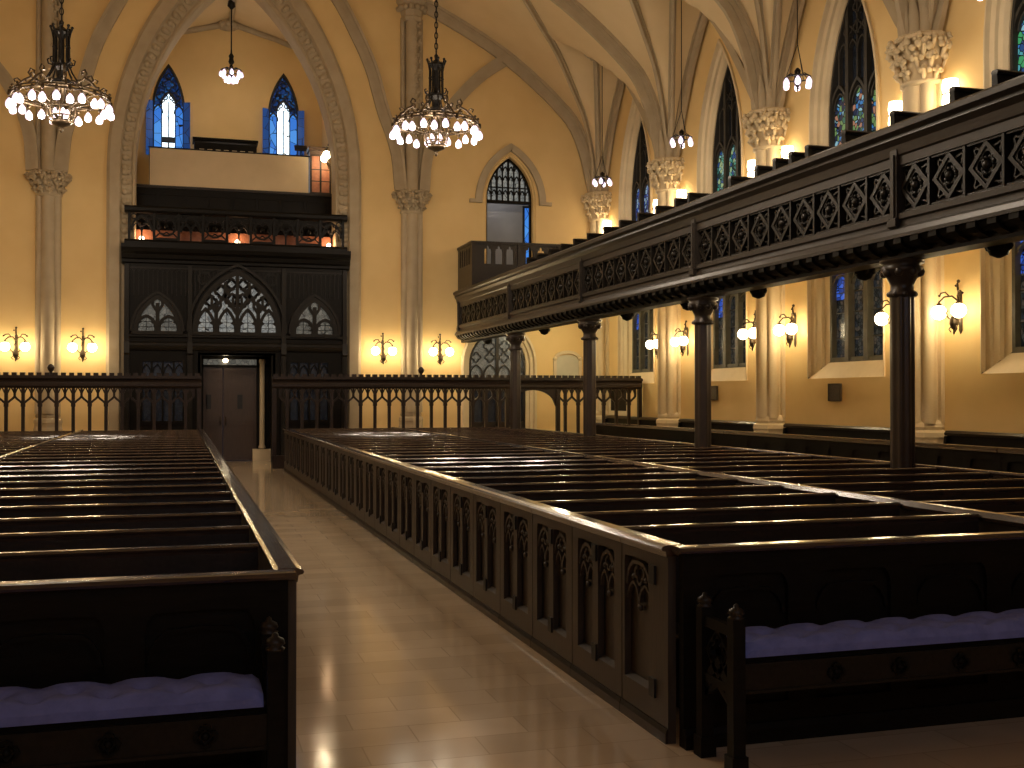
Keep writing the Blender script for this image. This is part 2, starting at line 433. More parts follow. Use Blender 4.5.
# ---- walls
def tower_arc(w):
    f = (w - 2.66) / .72
    return arch(w, 7.9, 5.5 + 1.3*f, 14, CX)
wb = MB(); fb = frame((0, YB, 0), (1,0,0), (0,-1,0))
ztop = lambda x: zA(10.6 - abs(x - CX)) + .03
T_OUT = tower_arc(3.38)
D3 = arch(.78, 7.6, 1.36, 10, 9.3); D2 = arch(1.15, 2.75, 1.35, 10, 8.95)
holed(wb, fb, -9.2, 12.25, 0, ztop, [(T_OUT, 0), (D3, 4.9), (D2, 0)], ex=[CX + s*(10.6 - u) for u in uu for s in (1, -1)])
struct('wall_back', wb, M['plaster'])
tw = MB()
steps(tw, fb, [(contour(tower_arc(w), 0), d) for w, d in ((3.38,0),(3.38,.10),(3.30,.16),(3.05,.16),(3.0,.06),(2.76,.02),(2.72,.06),(2.68,.06),(2.66,0),(2.66,-.75))])
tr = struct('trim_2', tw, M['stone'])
cm = MB(); P = tower_arc(2.88); L = [0]
for a, b in zip(P, P[1:]): L.append(L[-1] + math.dist(a, b))
pz = [(P[0][0], 5.9 + .26*i) for i in range(8)]
q = 0
def carve(x, z, ax, az):
    cm.ball(fb(x - az*.045, z + ax*.045, .06), .1, 6, 4, (1,.8,1)); cm.ball(fb(x + az*.05, z - ax*.05, .05), .075, 6, 4, (1,.8,1))
for i in range(8):
    carve(P[0][0], 5.95 + .26*i, 0, 1); carve(P[-1][0], 5.95 + .26*i, 0, -1)
while q < L[-1]:
    i = max(j for j in range(len(L)) if L[j] <= q); i = min(i, len(P)-2)
    f = (q - L[i]) / (L[i+1] - L[i]); a, b = P[i], P[i+1]; l = L[i+1]-L[i]
    carve(a[0]+(b[0]-a[0])*f, a[1]+(b[1]-a[1])*f, (b[0]-a[0])/l, (b[1]-a[1])/l); q += .26
obj('carved_moulding', cm, M['stone'], tr)

wr = MB(); revl = MB()
LOWO = [(-1.28,4.45),(1.28,4.45)]; LOWI = [(-.93,4.32),(.93,4.32)]
UPO = arch(1.16, 7.25, 3.0, 14); UPI = arch(.93, 7.25, 2.62, 14)
for k in range(7):
    yc = YK[k] - BAY/2
    fr = frame((XW, yc, 0), (0,1,0), (-1,0,0))
    top = lambda s: zB(BAY/2 - abs(s)) + .05
    holed(wr, fr, -BAY/2, BAY/2, 0, top, [(LOWO, 2.16), (UPO, 5.2)] if k < 6 else [], ex=[s*(2.54 - t) for t in ts for s in (1,-1)])
wall_r = struct('wall_right', wr, M['plaster'])
ti = 3
for k in range(5):
    yc = YK[k] - BAY/2
    fr = frame((XW, yc, 0), (0,1,0), (-1,0,0)); rv = MB()
    def mixc(A, B, f): return [(a[0]+(b[0]-a[0])*f, a[1]+(b[1]-a[1])*f) for a, b in zip(A, B)]
    A, B = contour(LOWO, 2.16), contour(LOWI, 2.5)
    steps(rv, fr, [(A,0),(A,.03),(mixc(A,B,.06),.03),(mixc(A,B,.08),-.05),(mixc(A,B,.3),-.08),(mixc(A,B,.34),-.12),(mixc(A,B,.62),-.17),(mixc(A,B,.66),-.24),(B,-.28),(B,-.40)])
    rv.strip([fr(-1.28,2.16,0), fr(1.28,2.16,0)], [fr(-.93,2.5,-.3), fr(.93,2.5,-.3)])
    rv.strip([fr(-.93,2.5,-.3), fr(.93,2.5,-.3)], [fr(-.93,2.5,-.4), fr(.93,2.5,-.4)])
    A, B = contour(UPO, 5.2), contour(UPI, 5.2)
    steps(rv, fr, [(A,0),(A,.05),(mixc(A,B,.18),.06),(mixc(A,B,.22),-.03),(mixc(A,B,.5),-.07),(mixc(A,B,.54),-.13),(mixc(A,B,.8),-.17),(B,-.24),(B,-.40)])
    tag(obj('trim_%d' % ti, rv, M['trim']), kind='structure'); ti += 1
wl = MB()
for k in range(7):
    fr = frame((-9.2, YK[k] - BAY/2, 0), (0,1,0), (1,0,0))
    holed(wl, fr, -BAY/2, BAY/2, 0, lambda s: zB(BAY/2 - abs(s)) + .05, [], ex=[s*(2.54 - t) for t in ts for s in (1,-1)])
struct('wall_left', wl, M['plaster'])
wf = MB(); ff = frame((0, YF, 0), (1,0,0), (0,1,0))
FILLW = [arch(1.0, 7.2, 2.6, 8, c) for c in (-1.4, 1.5, 4.4)]  # unseen windows added behind the camera to light the foreground
holed(wf, ff, -9.2, 12.25, 0, ztop, [(a, 4.2) for a in FILLW], ex=[CX + s*(10.6 - u) for u in uu for s in (1, -1)])
struct('wall_front', wf, M['plaster'])

# ---- windows
wn = 1
def window(mb, mat, panes):
    global wn
    w = struct('window_%d' % wn, mb, mat); wn += 1
    for nm, b, m in panes: obj(nm, b, m, w)
    return w
def poly_pane(fr, pts, d):
    return MB().add([fr(x, z, d) for x, z in pts], [tuple(range(len(pts)))])
for k in range(5):
    yc = YK[k] - BAY/2
    fr = frame((XW, yc, 0), (0,1,0), (-1,0,0))
    t = MB(); D0, D1 = -.385, -.27
    t.ribbon(fr, contour(UPI, 5.2), .10, D0, D1)
    cxs = [-.62, 0, .62]; heads = []
    for c in cxs:
        h = arch(.28, 7.45, .5, 6, c); heads.append(h)
        t.ribbon(fr, contour(h, 5.2), .055, D0, D1 - .02)
        t.ribbon(fr, arch(.2, 7.5, .3, 4, c), .03, D0, D1 - .05)
        # cusped panel tracery above each light
        t.ribbon(fr, [(c, 7.95), (c, y_at(UPI, c))], .035, D0, D1 - .03)
    for x in (-.31, .31):
        t.ribbon(fr, [(x, 5.2), (x, y_at(UPI, x))], .10, D0, D1)
    for c in (-.155, .155, -.465, .465):
        zt = min(8.72, y_at(UPI, c) - .1)
        t.ribbon(fr, arch(.14, zt - .2, .22, 4, c), .03, D0, D1 - .03)
    for c, z in ((0, 9.35), (-.31, 8.95), (.31, 8.95), (0, 8.95)):
        t.ribbon(fr, foil(c, z, .13, 4), .03, D0, D1 - .03, True)
    pn = []
    for i, c in enumerate(cxs):
        pn.append(('figure_pane', poly_pane(fr, contour(arch(.27, 7.3, .5, 6, c), 5.2), -.372), M['fig'][(k + (1 if i == 1 else 0)*0) % 4]))
    pn.append(('dark_pane', poly_pane(fr, contour(UPI, 5.2), -.388), M['darkpane']))
    window(t, M['darkmull'], pn)
for k in range(5):
    yc = YK[k] - BAY/2
    fr = frame((XW, yc, 0), (0,1,0), (-1,0,0))
    t = MB(); D0, D1 = -.40, -.28
    t.ribbon(fr, [(-.93,2.5),(-.93,4.32),(.93,4.32),(.93,2.5)], .14, D0, D1, True)
    for x in (-.31, .31): t.ribbon(fr, [(x, 2.5), (x, 4.32)], .13, D0, D1 + .03)
    pn = []
    for i, c in enumerate((-.62, 0, .62)):
        t.ribbon(fr, flat_arch(.25, 4.0, .2, 5, c), .04, D0, D1 - .03)
        hi = 3.72 if i == 2 else 4.3
        pn.append(('figure_pane', poly_pane(fr, [(c-.29,2.5),(c-.29,hi),(c+.29,hi),(c+.29,2.5)], -.39), M['low']))
        if i == 2: pn.append(('blue_pane', poly_pane(fr, [(c-.29,3.72),(c-.29,4.3),(c+.29,4.3),(c+.29,3.72)], -.39), M['lowblue']))
        for z in (2.95, 3.45, 3.85): t.ribbon(fr, [(c-.29,z),(c+.29,z)], .018, D0, -.37)
    window(t, M['mull'], pn)

for a, c in zip(FILLW, (-1.4, 1.5, 4.4)):
    t = MB(); t.ribbon(ff, contour(a, 4.2), .14, -.1, .06)
    for x in (-.33, .33): t.ribbon(ff, [(c+x, 4.2), (c+x, y_at(a, c+x))], .09, -.1, .04)
    t.ribbon(ff, foil(c, 8.9, .3), .05, -.1, .03, True)
    window(t, M['darkmull'], [('pane', poly_pane(ff, contour(a, 4.2), -.08), M['chancel'])])  # glowing panes of the added windows serve as fill light

# ---- clustered wall shafts with leafy capitals
def capital(r0, r1, h, z0):
    mb = MB()
    mb.lathe([(r0,-.08),(r0*1.14,-.05),(r0*1.14,0),(r0,.02),(r0*1.02,h*.3),(r0*1.25,h*.6),(r1*.82,h*.84)], (0,0,z0), 18)
    mb.lathe([(r1*.8,h*.84),(r1,h*.88),(r1,h*.95),(r1*.9,h),(r1*.3,h)], (0,0,z0), 8, smooth=False)
    R = random.Random(3)
    for ring, (zz, rr, n, sz) in enumerate(((.18,r0*1.08,9,.1),(.42,r0*1.22,10,.12),(.66,(r0*1.3+r1)*.5,11,.13),(.8,r1*.93,12,.1))):
        for j in range(n):
            a = 2*PI*(j + .5*(ring % 2))/n + R.uniform(-.1,.1); ca, sa = math.cos(a), math.sin(a); z = z0 + h*zz
            mb.tube([(ca*rr*.9, sa*rr*.9, z - h*.2), (ca*rr*1.06, sa*rr*1.06, z - h*.05), (ca*(rr*1.08+.06), sa*(rr*1.08+.06), z + h*.06), (ca*(rr*1.05+.1), sa*(rr*1.05+.1), z - h*.01)], [.035,.05,.045,.03], 5)
            for dz, da in ((0,.16),(.02,-.16),(h*.08,0)):
                b = a + da*R.uniform(.7,1.2)
                mb.ball((math.cos(b)*(rr*1.08+.03), math.sin(b)*(rr*1.08+.03), z + dz + R.uniform(-.02,.02)), sz*R.uniform(.38,.6), 6, 4)
    return mb
CAPW = capital(.33, .52, .78, 7.1).mesh('leaf_capital'); CAPB = capital(.29, .50, .58, 7.08).mesh('leaf_capital')
def shaft_mb(r, z0, z1):
    mb = MB()
    for a, rr, off in ((0, r*.62, r*.42), (PI*.38, r*.36, r*.78), (-PI*.38, r*.36, r*.78), (PI*.7, r*.32, r*.95), (-PI*.7, r*.32, r*.95)):
        c = (off*math.sin(a), -off*math.cos(a), 0)
        mb.lathe([(rr,z0),(rr,z1)], c, 14)
    mb.box(-r*.85, r*.85, -r*.42, r*1.3, z0, z1)
    mb.box(-r*1.12, r*1.12, r*.15, r*1.3, z0, z1)
    return mb
def base_mb(r):
    mb = MB()
    mb.lathe([(r*1.36,0),(r*1.36,.95),(r*1.3,1.0),(r*1.3,1.08),(r*1.36,1.12),(r*1.32,1.2),(r*1.14,1.24),(r*1.2,1.29),(r*1.14,1.34),(r*1.02,1.4),(r*.6,1.41)], (0,.05,0), 8, smooth=False)
    return mb
SHW, BSW = shaft_mb(.33, 1.35, 7.1), base_mb(.33)
SHm, BSm = SHW.mesh('shaft_cluster'), BSW.mesh('moulded_base')
SHn, BSn = shaft_mb(.29, 1.35, 7.1).mesh('shaft_cluster'), base_mb(.27).mesh('moulded_base')
sp = MB()   # springer block above a wall capital
for a in (0,.5,-.5,1.05,-1.05):
    sp.tube([(.30*math.sin(a), -.30*math.cos(a), 7.86), (.32*math.sin(a), -.32*math.cos(a), 8.15), (.38*math.sin(a), -.40*math.cos(a), 8.6)], [.10,.10,.03], 8)
sp.lathe([(.34,7.84),(.34,8.0),(.3,8.4)], (0,.05,0), 12)
SPm = sp.mesh('springer')
def wall_shaft(x, y, rz, kind):
    global ti
    r = sroot('trim_%d' % ti, (x, y, 0)); ti += 1; r.rotation_euler = (0, 0, rz)
    mt = M['trim'] if kind == 'w' else M['stone']
    obj('shaft_cluster', SHm if kind == 'w' else SHn, mt, r); obj('moulded_base', BSm if kind == 'w' else BSn, mt, r)
    obj('leaf_capital', CAPW if kind == 'w' else CAPB, mt, r)
    if kind == 'w': obj('springer', SPm, M['stone'], r)
    else:
        up = MB()
        up.lathe([(.19,7.6),(.19,12.6)], (0,-.10,0), 16)
        for s in (-1, 1):
            up.lathe([(.07,7.6),(.07,12.6)], (s*.26,-.04,0), 10)
        up.box(-.30,.30,.0,.35,7.6,12.6)
        obj('upper_shaft', up, M['stone'], r)
        cp = MB().lathe([(.30,12.5),(.33,12.6),(.3,12.65),(.36,12.9),(.46,13.05),(.46,13.15),(.2,13.2)], (0,-.04,0), 8, smooth=False)
        for j in range(14):
            a = 2*PI*j/14; cp.ball((.38*math.cos(a), -.04+.38*math.sin(a), 12.86), .09, 6, 4)
        obj('upper_capital', cp, M['stone'], r)
        fo = MB(); R = random.Random(5)
        for j in range(26):
            z = 10.2 + j*.09; fo.ball((.14+.07*math.sin(j*2.1), -.24, z), R.uniform(.04,.08), 6, 4)
        obj('foliage_strip', fo, M['stone'], r)
    return r
for k in range(0, 6): wall_shaft(12.08, YK[k] - (.16 if k == 0 else 0), -PI/2, 'w')
wall_shaft(-3.3, YB - .02, 0, 'b'); wall_shaft(6.33, YB - .02, 0, 'b')

# ---- tower room behind the great arch
tb = MB()
TX0, TX1, TY0, TY1 = -1.35, 4.35, 31.9, 36.0
fr_t = frame((0, TY1, 0), (1,0,0), (0,-1,0))
TWN = [arch(.46, 10.7, 1.38, 10, c) for c in (-.37, 3.14)]
troof = lambda x: 12.78 + .87*(1 - abs(x - CX)/2.85)
holed(tb, fr_t, TX0, TX1, 5.8, troof, [(a, 7.9) for a in TWN], ex=[CX])
tb.add([(TX0,TY0,5.8),(TX0,TY1,5.8),(TX0,TY1,12.78),(TX0,TY0,12.78)], [(0,1,2,3)])
tb.add([(TX1,TY0,5.8),(TX1,TY1,5.8),(TX1,TY1,12.78),(TX1,TY0,12.78)], [(0,1,2,3)])
tb.add([(TX0,TY0,5.8),(TX1,TY0,5.8),(TX1,TY1,5.8),(TX0,TY1,5.8)], [(0,1,2,3)])
struct('wall_tower', tb, M['plaster'])
cb = (CX - .1, TY1 - .1, 13.55)
cvt = MB()
for s_ in (-1, 1):
    e = CX + s_*2.85
    cvt.add([(CX,TY0,13.65),(CX,TY1,13.65),(e,TY1,12.78),(e,TY0,12.78)], [(0,1,2,3)])
tc_ = struct('ceiling_tower', cvt, M['vault'])
for e in (TX0, TX1):
    m = MB(); m.tube([(CX, TY1-.08, 13.55), ((CX+e)/2, TY1-.08, 13.17), (e, TY1-.08, 12.7)], .1, 6); obj('vault_rib', m, M['stone'], tc_)
m = MB(); m.tube([(CX, TY1-.1, 13.6), (CX, 34, 13.6), (CX, TY0, 13.6)], .09, 6); obj('vault_rib', m, M['stone'], tc_)
bm_ = MB(); bm_.lathe([(.05,-.25),(.25,-.2),(.32,-.05),(.2,.1)], cb, 12)
for j in range(8): bm_.ball((cb[0]+.27*math.cos(j*PI/4), cb[1]+.27*math.sin(j*PI/4), cb[2]-.1), .1, 6, 4)
obj('vault_boss', bm_, M['stone'], tc_)
for c in (-.37, 3.14):
    fr = frame((c, TY1, 0), (1,0,0), (0,-1,0)); t = MB(); A = arch(.46, 10.7, 1.38, 10)
    t.ribbon(fr, contour(A, 7.9), .07, -.12, .02)
    for x in (-.2, 0, .2): t.ribbon(fr, [(x, 7.9), (x, 10.95)], .03, -.1, -.02)
    t.ribbon(fr, arch(.2, 10.95, .3, 5), .05, -.1, 0)
    for s in (-1, 1):
        t.ribbon(fr, arch(.14, 10.6, .25, 4, s*.31), .04, -.1, 0); t.ribbon(fr, foil(s*.19, 11.1, .16), .03, -.1, -.02, True)
    t.ribbon(fr, foil(0, 11.5, .17), .03, -.1, -.02, True); t.ribbon(fr, foil(0, 11.75, .1), .03, -.1, -.02, True)
    pn = [('white_pane', poly_pane(fr, [(-.2,7.9),(-.2,10.95),(0,11.22),(.2,10.95),(.2,7.9)], -.08), M['skyw'])]
    for s in (-1, 1):
        pn.append(('blue_pane', poly_pane(fr, [(s*.2,7.9),(s*.2,10.85),(s*.46,10.85),(s*.46,7.9)], -.08), M['skyb']))
        lf = MB(); g = frame((c + s*.46, TY1 - .03, 0), (s*.94,-.34,0), (-s*.34*s,-.94,0))
        lf.add([g(x, z, d) for d in (0,.035) for x, z in ((0,9.25),(.2,9.25),(.2,10.95),(0,10.95))], [(0,1,2,3),(4,5,6,7),(0,1,5,4),(1,2,6,5),(2,3,7,6),(3,0,4,7)])
        pn.append(('shutter_leaf', lf, M['skyd']))  # shutter leaf; its glow stands in for window light falling on it
    pn.append(('upper_pane', poly_pane(fr, A, -.09), M['skyn']))
    window(t, M['darkmull'], pn)
# ------------------------------------------------------------------ dark carved oak front below the tower arch
FX0, FX1, FY = -1.42, 4.46, 31.0
fac = thing('vestibule_screen', 'tall dark carved oak front with traceried windows filling the great arch around the double doors', 'wooden screen', (CX, FY, 0))
ff2 = frame((0, FY, 0), (1,0,0), (0,-1,0))
AL, AC, AR = arch(.57, 3.54, .92, 8, -.58), arch(1.11, 3.54, 1.62, 12, 1.485), arch(.59, 3.52, .96, 8, 3.565)
DOOR = [(.56, 2.92), (2.40, 2.92)]
SL, SR = [(-1.0,2.78),(.12,2.78)], [(2.86,2.78),(3.98,2.78)]
def back_slab(mb, holes, d0, d1, z1):
    holed(mb, ff2, FX0, FX1, 0, z1, holes, d1); holed(mb, ff2, FX0, FX1, 0, z1, holes, d0)
    for pts, sill in holes:
        steps(mb, ff2, [(contour(pts, sill), d1), (contour(pts, sill), d0)])
        if sill > 0: mb.strip([ff2(pts[0][0], sill, d1), ff2(pts[-1][0], sill, d1)], [ff2(pts[0][0], sill, d0), ff2(pts[-1][0], sill, d0)])
w = MB(); back_slab(w, [(AL,3.54),(AC,3.54),(AR,3.52),(DOOR,0),(SL,1.1),(SR,1.1)], -.16, 0, 5.6)
wpart('panelling', w, M['black'], fac)
def moulding(x0, x1, z, prof, y=FY):
    """horizontal moulding: prof = (projection, dz) pairs"""
    return MB().prism([(y - p, z + dz) for p, dz in prof], 'x', x0, x1)
for z, pr, s in ((3.02, [(0,0),(.07,.02),(.10,.08),(.05,.14),(.05,.2),(0,.24)], 0), (3.36, [(0,0),(.06,.03),(.06,.10),(0,.13)], 0)):
    wpart('string_course', moulding(FX0, FX1, z, pr), M['front'], fac)
wpart('cornice', moulding(FX0-.07, FX1+.07, 5.33, [(0,0),(.06,.03),(.06,.10),(.13,.14),(.15,.24),(.24,.30),(.27,.40),(.27,.50),(-.3,.52),(-.3,0)]), M['black'], fac)
# blind panelling above the windows: narrow upright bars
bars = MB()
x = FX0 + .12
while x < FX1 - .1:
    lo = 4.5
    for A in (AL, AC, AR):
        if A[0][0]-.14 < x < A[-1][0]+.14: lo = max(lo, y_at(A, min(max(x, A[0][0]+.01), A[-1][0]-.01)) + .2)
    if lo < 5.2:
        bars.box(x-.012, x+.012, FY-.03, FY, lo, 5.2)
        if lo < 5.0: bars.ribbon(ff2, arch(.052, 5.1, .09, 3, x+.06), .014, 0, .03)
    x += .12
bars.box(FX0, FX1, FY-.04, FY, 5.2, 5.24)
for x in (.62, 2.36): bars.ribbon(ff2, circle(x, 4.98, .17, 14), .03, 0, .04, True); bars.ribbon(ff2, foil(x, 4.98, .13), .025, 0, .035, True)
wpart('blind_tracery', bars, M['front'], fac)
for x in (FX0+.07, .25, 2.72, FX1-.07):
    m = MB(); m.box(x-.07, x+.07, FY-.10, FY, 0, 3.0); m.box(x-.055, x+.055, FY-.09, FY, 3.25, 5.3); m.box(x-.035, x+.035, FY-.13, FY-.1, .3, 2.8)
    m.prism([(FY-.1,2.9),(FY-.16,2.95),(FY-.1,3.25)], 'x', x-.07, x+.07)
    wpart('buttress', m, M['front'], fac)
def traceried(A, w, sill, c, lights, mat, nm='traceried_window'):
    t = MB()
    t.ribbon(ff2, contour(A, sill), .13, -.06, .05); t.ribbon(ff2, contour([(c+(x-c)*1.16, sill+(z-sill)*1.12) for x, z in A], sill), .07, 0, .10)
    t.box(c-w-.08, c+w+.08, FY-.12, FY, sill-.09, sill)
    lw = 2*w/lights
    for i in range(lights):
        cx = c - w + lw*(i+.5)
        hz = min(sill + .62 if lights > 2 else sill + .4, y_at(A, cx) - .02)
        t.ribbon(ff2, arch(lw*.42, sill+.1, max(hz-sill-.1, .2), 5, cx), .08, -.08, .03)
        t.ribbon(ff2, [(cx-lw*.42, sill), (cx-lw*.42, sill+.12)], .08, -.08, .03); t.ribbon(ff2, [(cx+lw*.42, sill), (cx+lw*.42, sill+.12)], .08, -.08, .03)
        for s in (-1, 1):   # cusps
            t.add([ff2(cx+s*lw*.40, sill+.16, .0), ff2(cx+s*lw*.18, sill+.24, .0), ff2(cx+s*lw*.36, sill+.34, .0)], [(0,1,2)])
        t.ribbon(ff2, [(cx, sill), (cx, hz)], .012, -.1, -.05)
        for zz in (.12, .26): t.ribbon(ff2, [(cx-lw*.4, sill+zz), (cx+lw*.4, sill+zz)], .012, -.1, -.05)
    for i in range(lights - 1):
        cx = c - w + lw*(i+1); zt = y_at(A, cx)
        t.ribbon(ff2, [(cx, sill), (cx, min(zt, sill + .75))], .10, -.08, .05)
        for s in (-1, 1):
            t.ribbon(ff2, [(cx, sill+.5), (cx+s*lw*.22, sill+.7), (cx+s*lw*.2, min(sill+.95, y_at(A, cx+s*lw*.2)))], .07, -.08, .03)
    if lights == 4:
        for s in (-1, 1):
            t.ribbon(ff2, [(c+s*w*.02, sill+.5), (c+s*w*.3, sill+1.0), (c+s*w*.28, sill+1.36)], .085, -.08, .04)
            t.ribbon(ff2, [(c+s*w*.75, sill+.55), (c+s*w*.42, sill+.8), (c+s*w*.12, sill+1.2)], .085, -.08, .04)
            t.ribbon(ff2, foil(c+s*w*.13, sill+.86, .17), .075, -.08, .02, True)
            t.ribbon(ff2, foil(c+s*w*.38, sill+1.1, .16), .075, -.08, .02, True)
            t.ribbon(ff2, foil(c+s*w*.62, sill+.82, .15), .075, -.08, .02, True)
            t.ribbon(ff2, foil(c+s*w*.14, sill+1.3, .14), .075, -.08, .02, True)
        t.ribbon(ff2, [(c, sill+.6), (c, sill+1.6)], .085, -.08, .04)
    p = wpart(nm, t, M['front'], fac)
    q = obj('pane', poly_pane(ff2, contour(A, sill), -.11), mat, p, tuple(fac['_off']), 'backlit obscured glass pane')
traceried(AL, .57, 3.54, -.58, 2, M['whited']); traceried(AC, 1.11, 3.54, 1.485, 4, M['white']); traceried(AR, .59, 3.52, 3.565, 2, M['whited'])
for c, side in ((-.44, -1), (3.42, 1)):
    t = MB()
    t.ribbon(ff2, [(c-.56,1.1),(c-.56,2.78),(c+.56,2.78),(c+.56,1.1)], .1, -.08, .05, True)
    for i in range(1, 4): t.ribbon(ff2, [(c-.56+.28*i,1.1),(c-.56+.28*i,2.78)], .05, -.08, .03)
    for i in range(4): t.ribbon(ff2, arch(.12, 2.4, .26, 4, c-.42+.28*i), .03, -.08, .02)
    t.ribbon(ff2, [(c-.56,2.0),(c+.56,2.0)], .05, -.08, .03)
    p = wpart('side_light', t, M['black'], fac)
    obj('pane', poly_pane(ff2, [(c-.56,1.1),(c-.56,2.78),(c+.56,2.78),(c+.56,1.1)], -.11), M['darkpane'], p, tuple(fac['_off']))
# parapet of the gallery over the doors
for z, nm, pr in ((6.68, 'parapet_rail', [(-.12,0),(.06,0),(.10,.05),(.10,.13),(.06,.18),(-.12,.18)]), (5.85, 'parapet_base', [(-.1,0),(.08,0),(.08,.06),(.03,.12),(-.1,.12)])):
    wpart(nm, moulding(FX0, FX1, z, pr), M['black'], fac)
npn = 9; pw = (FX1 - FX0 - .24) / npn
for i in range(npn + 1):
    x = FX0 + .12 + pw*i; wpart('parapet_post', MB().box(x-.035, x+.035, FY-.05, FY+.06, 5.95, 6.7), M['black'], fac)
for i in range(npn):
    c = FX0 + .12 + pw*(i+.5); h = pw/2 - .035; t = MB()
    if i % 2 == 0:
        t.ribbon(ff2, arch(h*.95, 6.2, .42, 6, c), .045, -.03, .03)
        for s in (-1, 1): t.ribbon(ff2, arch(h*.42, 6.2, .2, 4, c+s*h*.47), .035, -.03, .02)
        t.ribbon(ff2, [(c,5.95),(c,6.25)], .04, -.03, .03); t.ribbon(ff2, foil(c, 6.46, .12), .03, -.03, .02, True)
        for s in (-1, 1): t.ribbon(ff2, circle(c+s*h*.72, 6.58, .07, 8), .025, -.03, .02, True)
    else:
        t.ribbon(ff2, circle(c, 6.33, h*.86, 14), .045, -.03, .03, True); t.ribbon(ff2, foil(c, 6.33, h*.8, 4, 5, PI/4), .035, -.03, .02, True)
        t.ball(ff2(c, 6.33, 0), .06, 8, 5)
        for sx_ in (-1, 1):
            for sz in (-1, 1): t.ribbon(ff2, [(c+sx_*h*.6, 6.33+sz*h*.62), (c+sx_*h, 6.33+sz*h*1.02)], .035, -.03, .02)
        t.box(c-h, c+h, FY-.02, FY+.03, 5.95, 6.03)
    wpart('tracery_panel', t, M['black'], fac)
wpart('gallery_floor', MB().box(FX0, FX1, FY, 32.6, 5.72, 5.84), M['black'], fac)
seat = MB(); seat.box(FX0+.2, FX1-.2, 31.7, 31.78, 5.84, 6.33)  # panel put in so the parapet openings show an orange glow
wpart('orange_glow_panel', seat, M['rust'], fac, 'added russet panel giving the orange glow behind the parapet')
# doors
dr = sroot('door_1', (1.475, 32.0, 0))
fd = frame((0, 32.0, 0), (1,0,0), (0,-1,0))
for x0, x1, nm in ((.62, 1.14, 0), (1.16, 2.06, 1)):
    lf = MB(); lf.box(x0, x1, 31.97, 32.03, .02, 2.62)
    for a, b in ((.12,1.0),(1.12,2.5)):
        lf.ribbon(fd, [(x0+.08,a),(x0+.08,b),(x1-.08,b),(x1-.08,a)], .03, .03, .045, True)
    L = wpart('door_leaf', lf, M['door'], dr)
    c = (x0+x1)/2 + (.0 if nm else -.12)
    obj('push_plate', MB().box(c-.07, c+.07, 31.955, 31.97, 1.45, 1.85), M['hinge'], L, tuple(dr['_off']), 'black plate on the door leaf')
    hx = x1-.06 if nm == 0 else x0+.06
    obj('door_handle', MB().tube([(hx,31.96,1.0),(hx,31.9,1.02),(hx,31.9,1.22),(hx,31.96,1.24)], .012, 6), M['bronze'], L, tuple(dr['_off']), 'small bronze handle')
fm = MB()
fm.box(.52, .62, 31.9, 32.1, 0, 2.92); fm.box(2.06, 2.14, 31.9, 32.1, 0, 2.92); fm.box(2.28, 2.44, 31.9, 32.1, 0, 2.92); fm.box(.52, 2.44, 31.9, 32.1, 2.62, 2.68); fm.box(.52,2.44,31.9,32.1,2.84,2.92)
fm.box(2.14, 2.28, 32.05, 32.1, 0, 2.9)
wpart('door_frame', fm, M['black'], dr)
obj('transom_pane', MB().box(.62, 2.06, 32.0, 32.02, 2.68, 2.84), M['whited'], dr, tuple(dr['_off']))
pc = MB().lathe([(.1,.35),(.1,.4),(.075,.44),(.07,2.7),(.09,2.76),(.09,2.84)], (2.21,31.86,0), 14); pc.box(1.95,2.46,31.72,31.98,0,.33)
wpart('door_column', pc, M['trim'], dr)
jm = MB(); jm.box(.46,.52,31.0,32.1,0,2.95); jm.box(2.44,2.5,31.0,32.1,0,2.95); jm.box(.46,2.5,31.0,32.1,2.92,2.98)
wpart('door_lining', jm, M['black'], dr)
vl = thing('vestibule_lamp', 'small white ceiling lamp glowing above the double doors', 'lamp', (1.2, 31.6, 2.92))
vl_b = MB().lathe([(.02,0),(.05,-.02),(.02,-.05),(.015,-.08)], (0,0,0), 10); obj('lamp_stem', vl_b, M['iron'], vl)
obj('lamp_shade', MB().ball((0,0,-.13), .075, 10, 6, (1,1,.8)), M['lamp'], vl)
light('vestibule_light', (0,0,-.13), 4, (1,.78,.5), .085, vl)

# ---- things in the organ loft
b = thing('cloth_banner', 'wide cream cloth banner hung along the upper loft railing', 'banner', (1.38, 33.0, 7.78))
bm = MB(); n = 24
P = lambda x, z: (x, 33.0 - .065 - .012*math.sin(x*5) - (.01*math.sin(x*13) if z < 8.4 else 0), z)
xs = [-.84 + 4.44*i/n for i in range(n+1)]
bm.strip([P(x, 7.79 + (.02 if i % 5 else 0)) for i, x in enumerate(xs)], [P(x, 8.35) for x in xs], True)
bm.strip([P(x, 8.35) for x in xs], [(x, 32.935, 8.84) for x in xs], True)
bm.strip([(x, 32.95, 7.79) for x in xs], [(x, 32.95, 8.84) for x in xs])
wpart('cloth', bm, M['banner'], b)
wpart('hanging_rod', MB().tube([(-.88,32.94,8.86),(3.64,32.94,8.86)], .022, 8), M['black'], b)
lr = thing('loft_parapet', 'plain dark panelled parapet of the upper loft below the cream banner', 'parapet', (CX, 33.1, 5.84))
p = MB(); p.box(TX0+.02, TX1-.02, 33.02, 33.14, 5.84, 7.72)
for i in range(8):
    x0 = TX0 + .1 + i*.69; p.ribbon(frame((0,33.02,0),(1,0,0),(0,-1,0)), [(x0,6.0),(x0,7.55),(x0+.6,7.55),(x0+.6,6.0)], .05, 0, .03, True)
wpart('front_panel', p, M['black'], lr); wpart('cap_rail', MB().box(TX0+.02, TX1-.02, 32.96, 33.2, 7.72, 7.8), M['wood'], lr)
st = MB()
for x in (-.84, .6, 1.4, 2.2, 3.6): st.box(x-.02, x+.02, 33.06, 33.1, 7.8, 8.86)
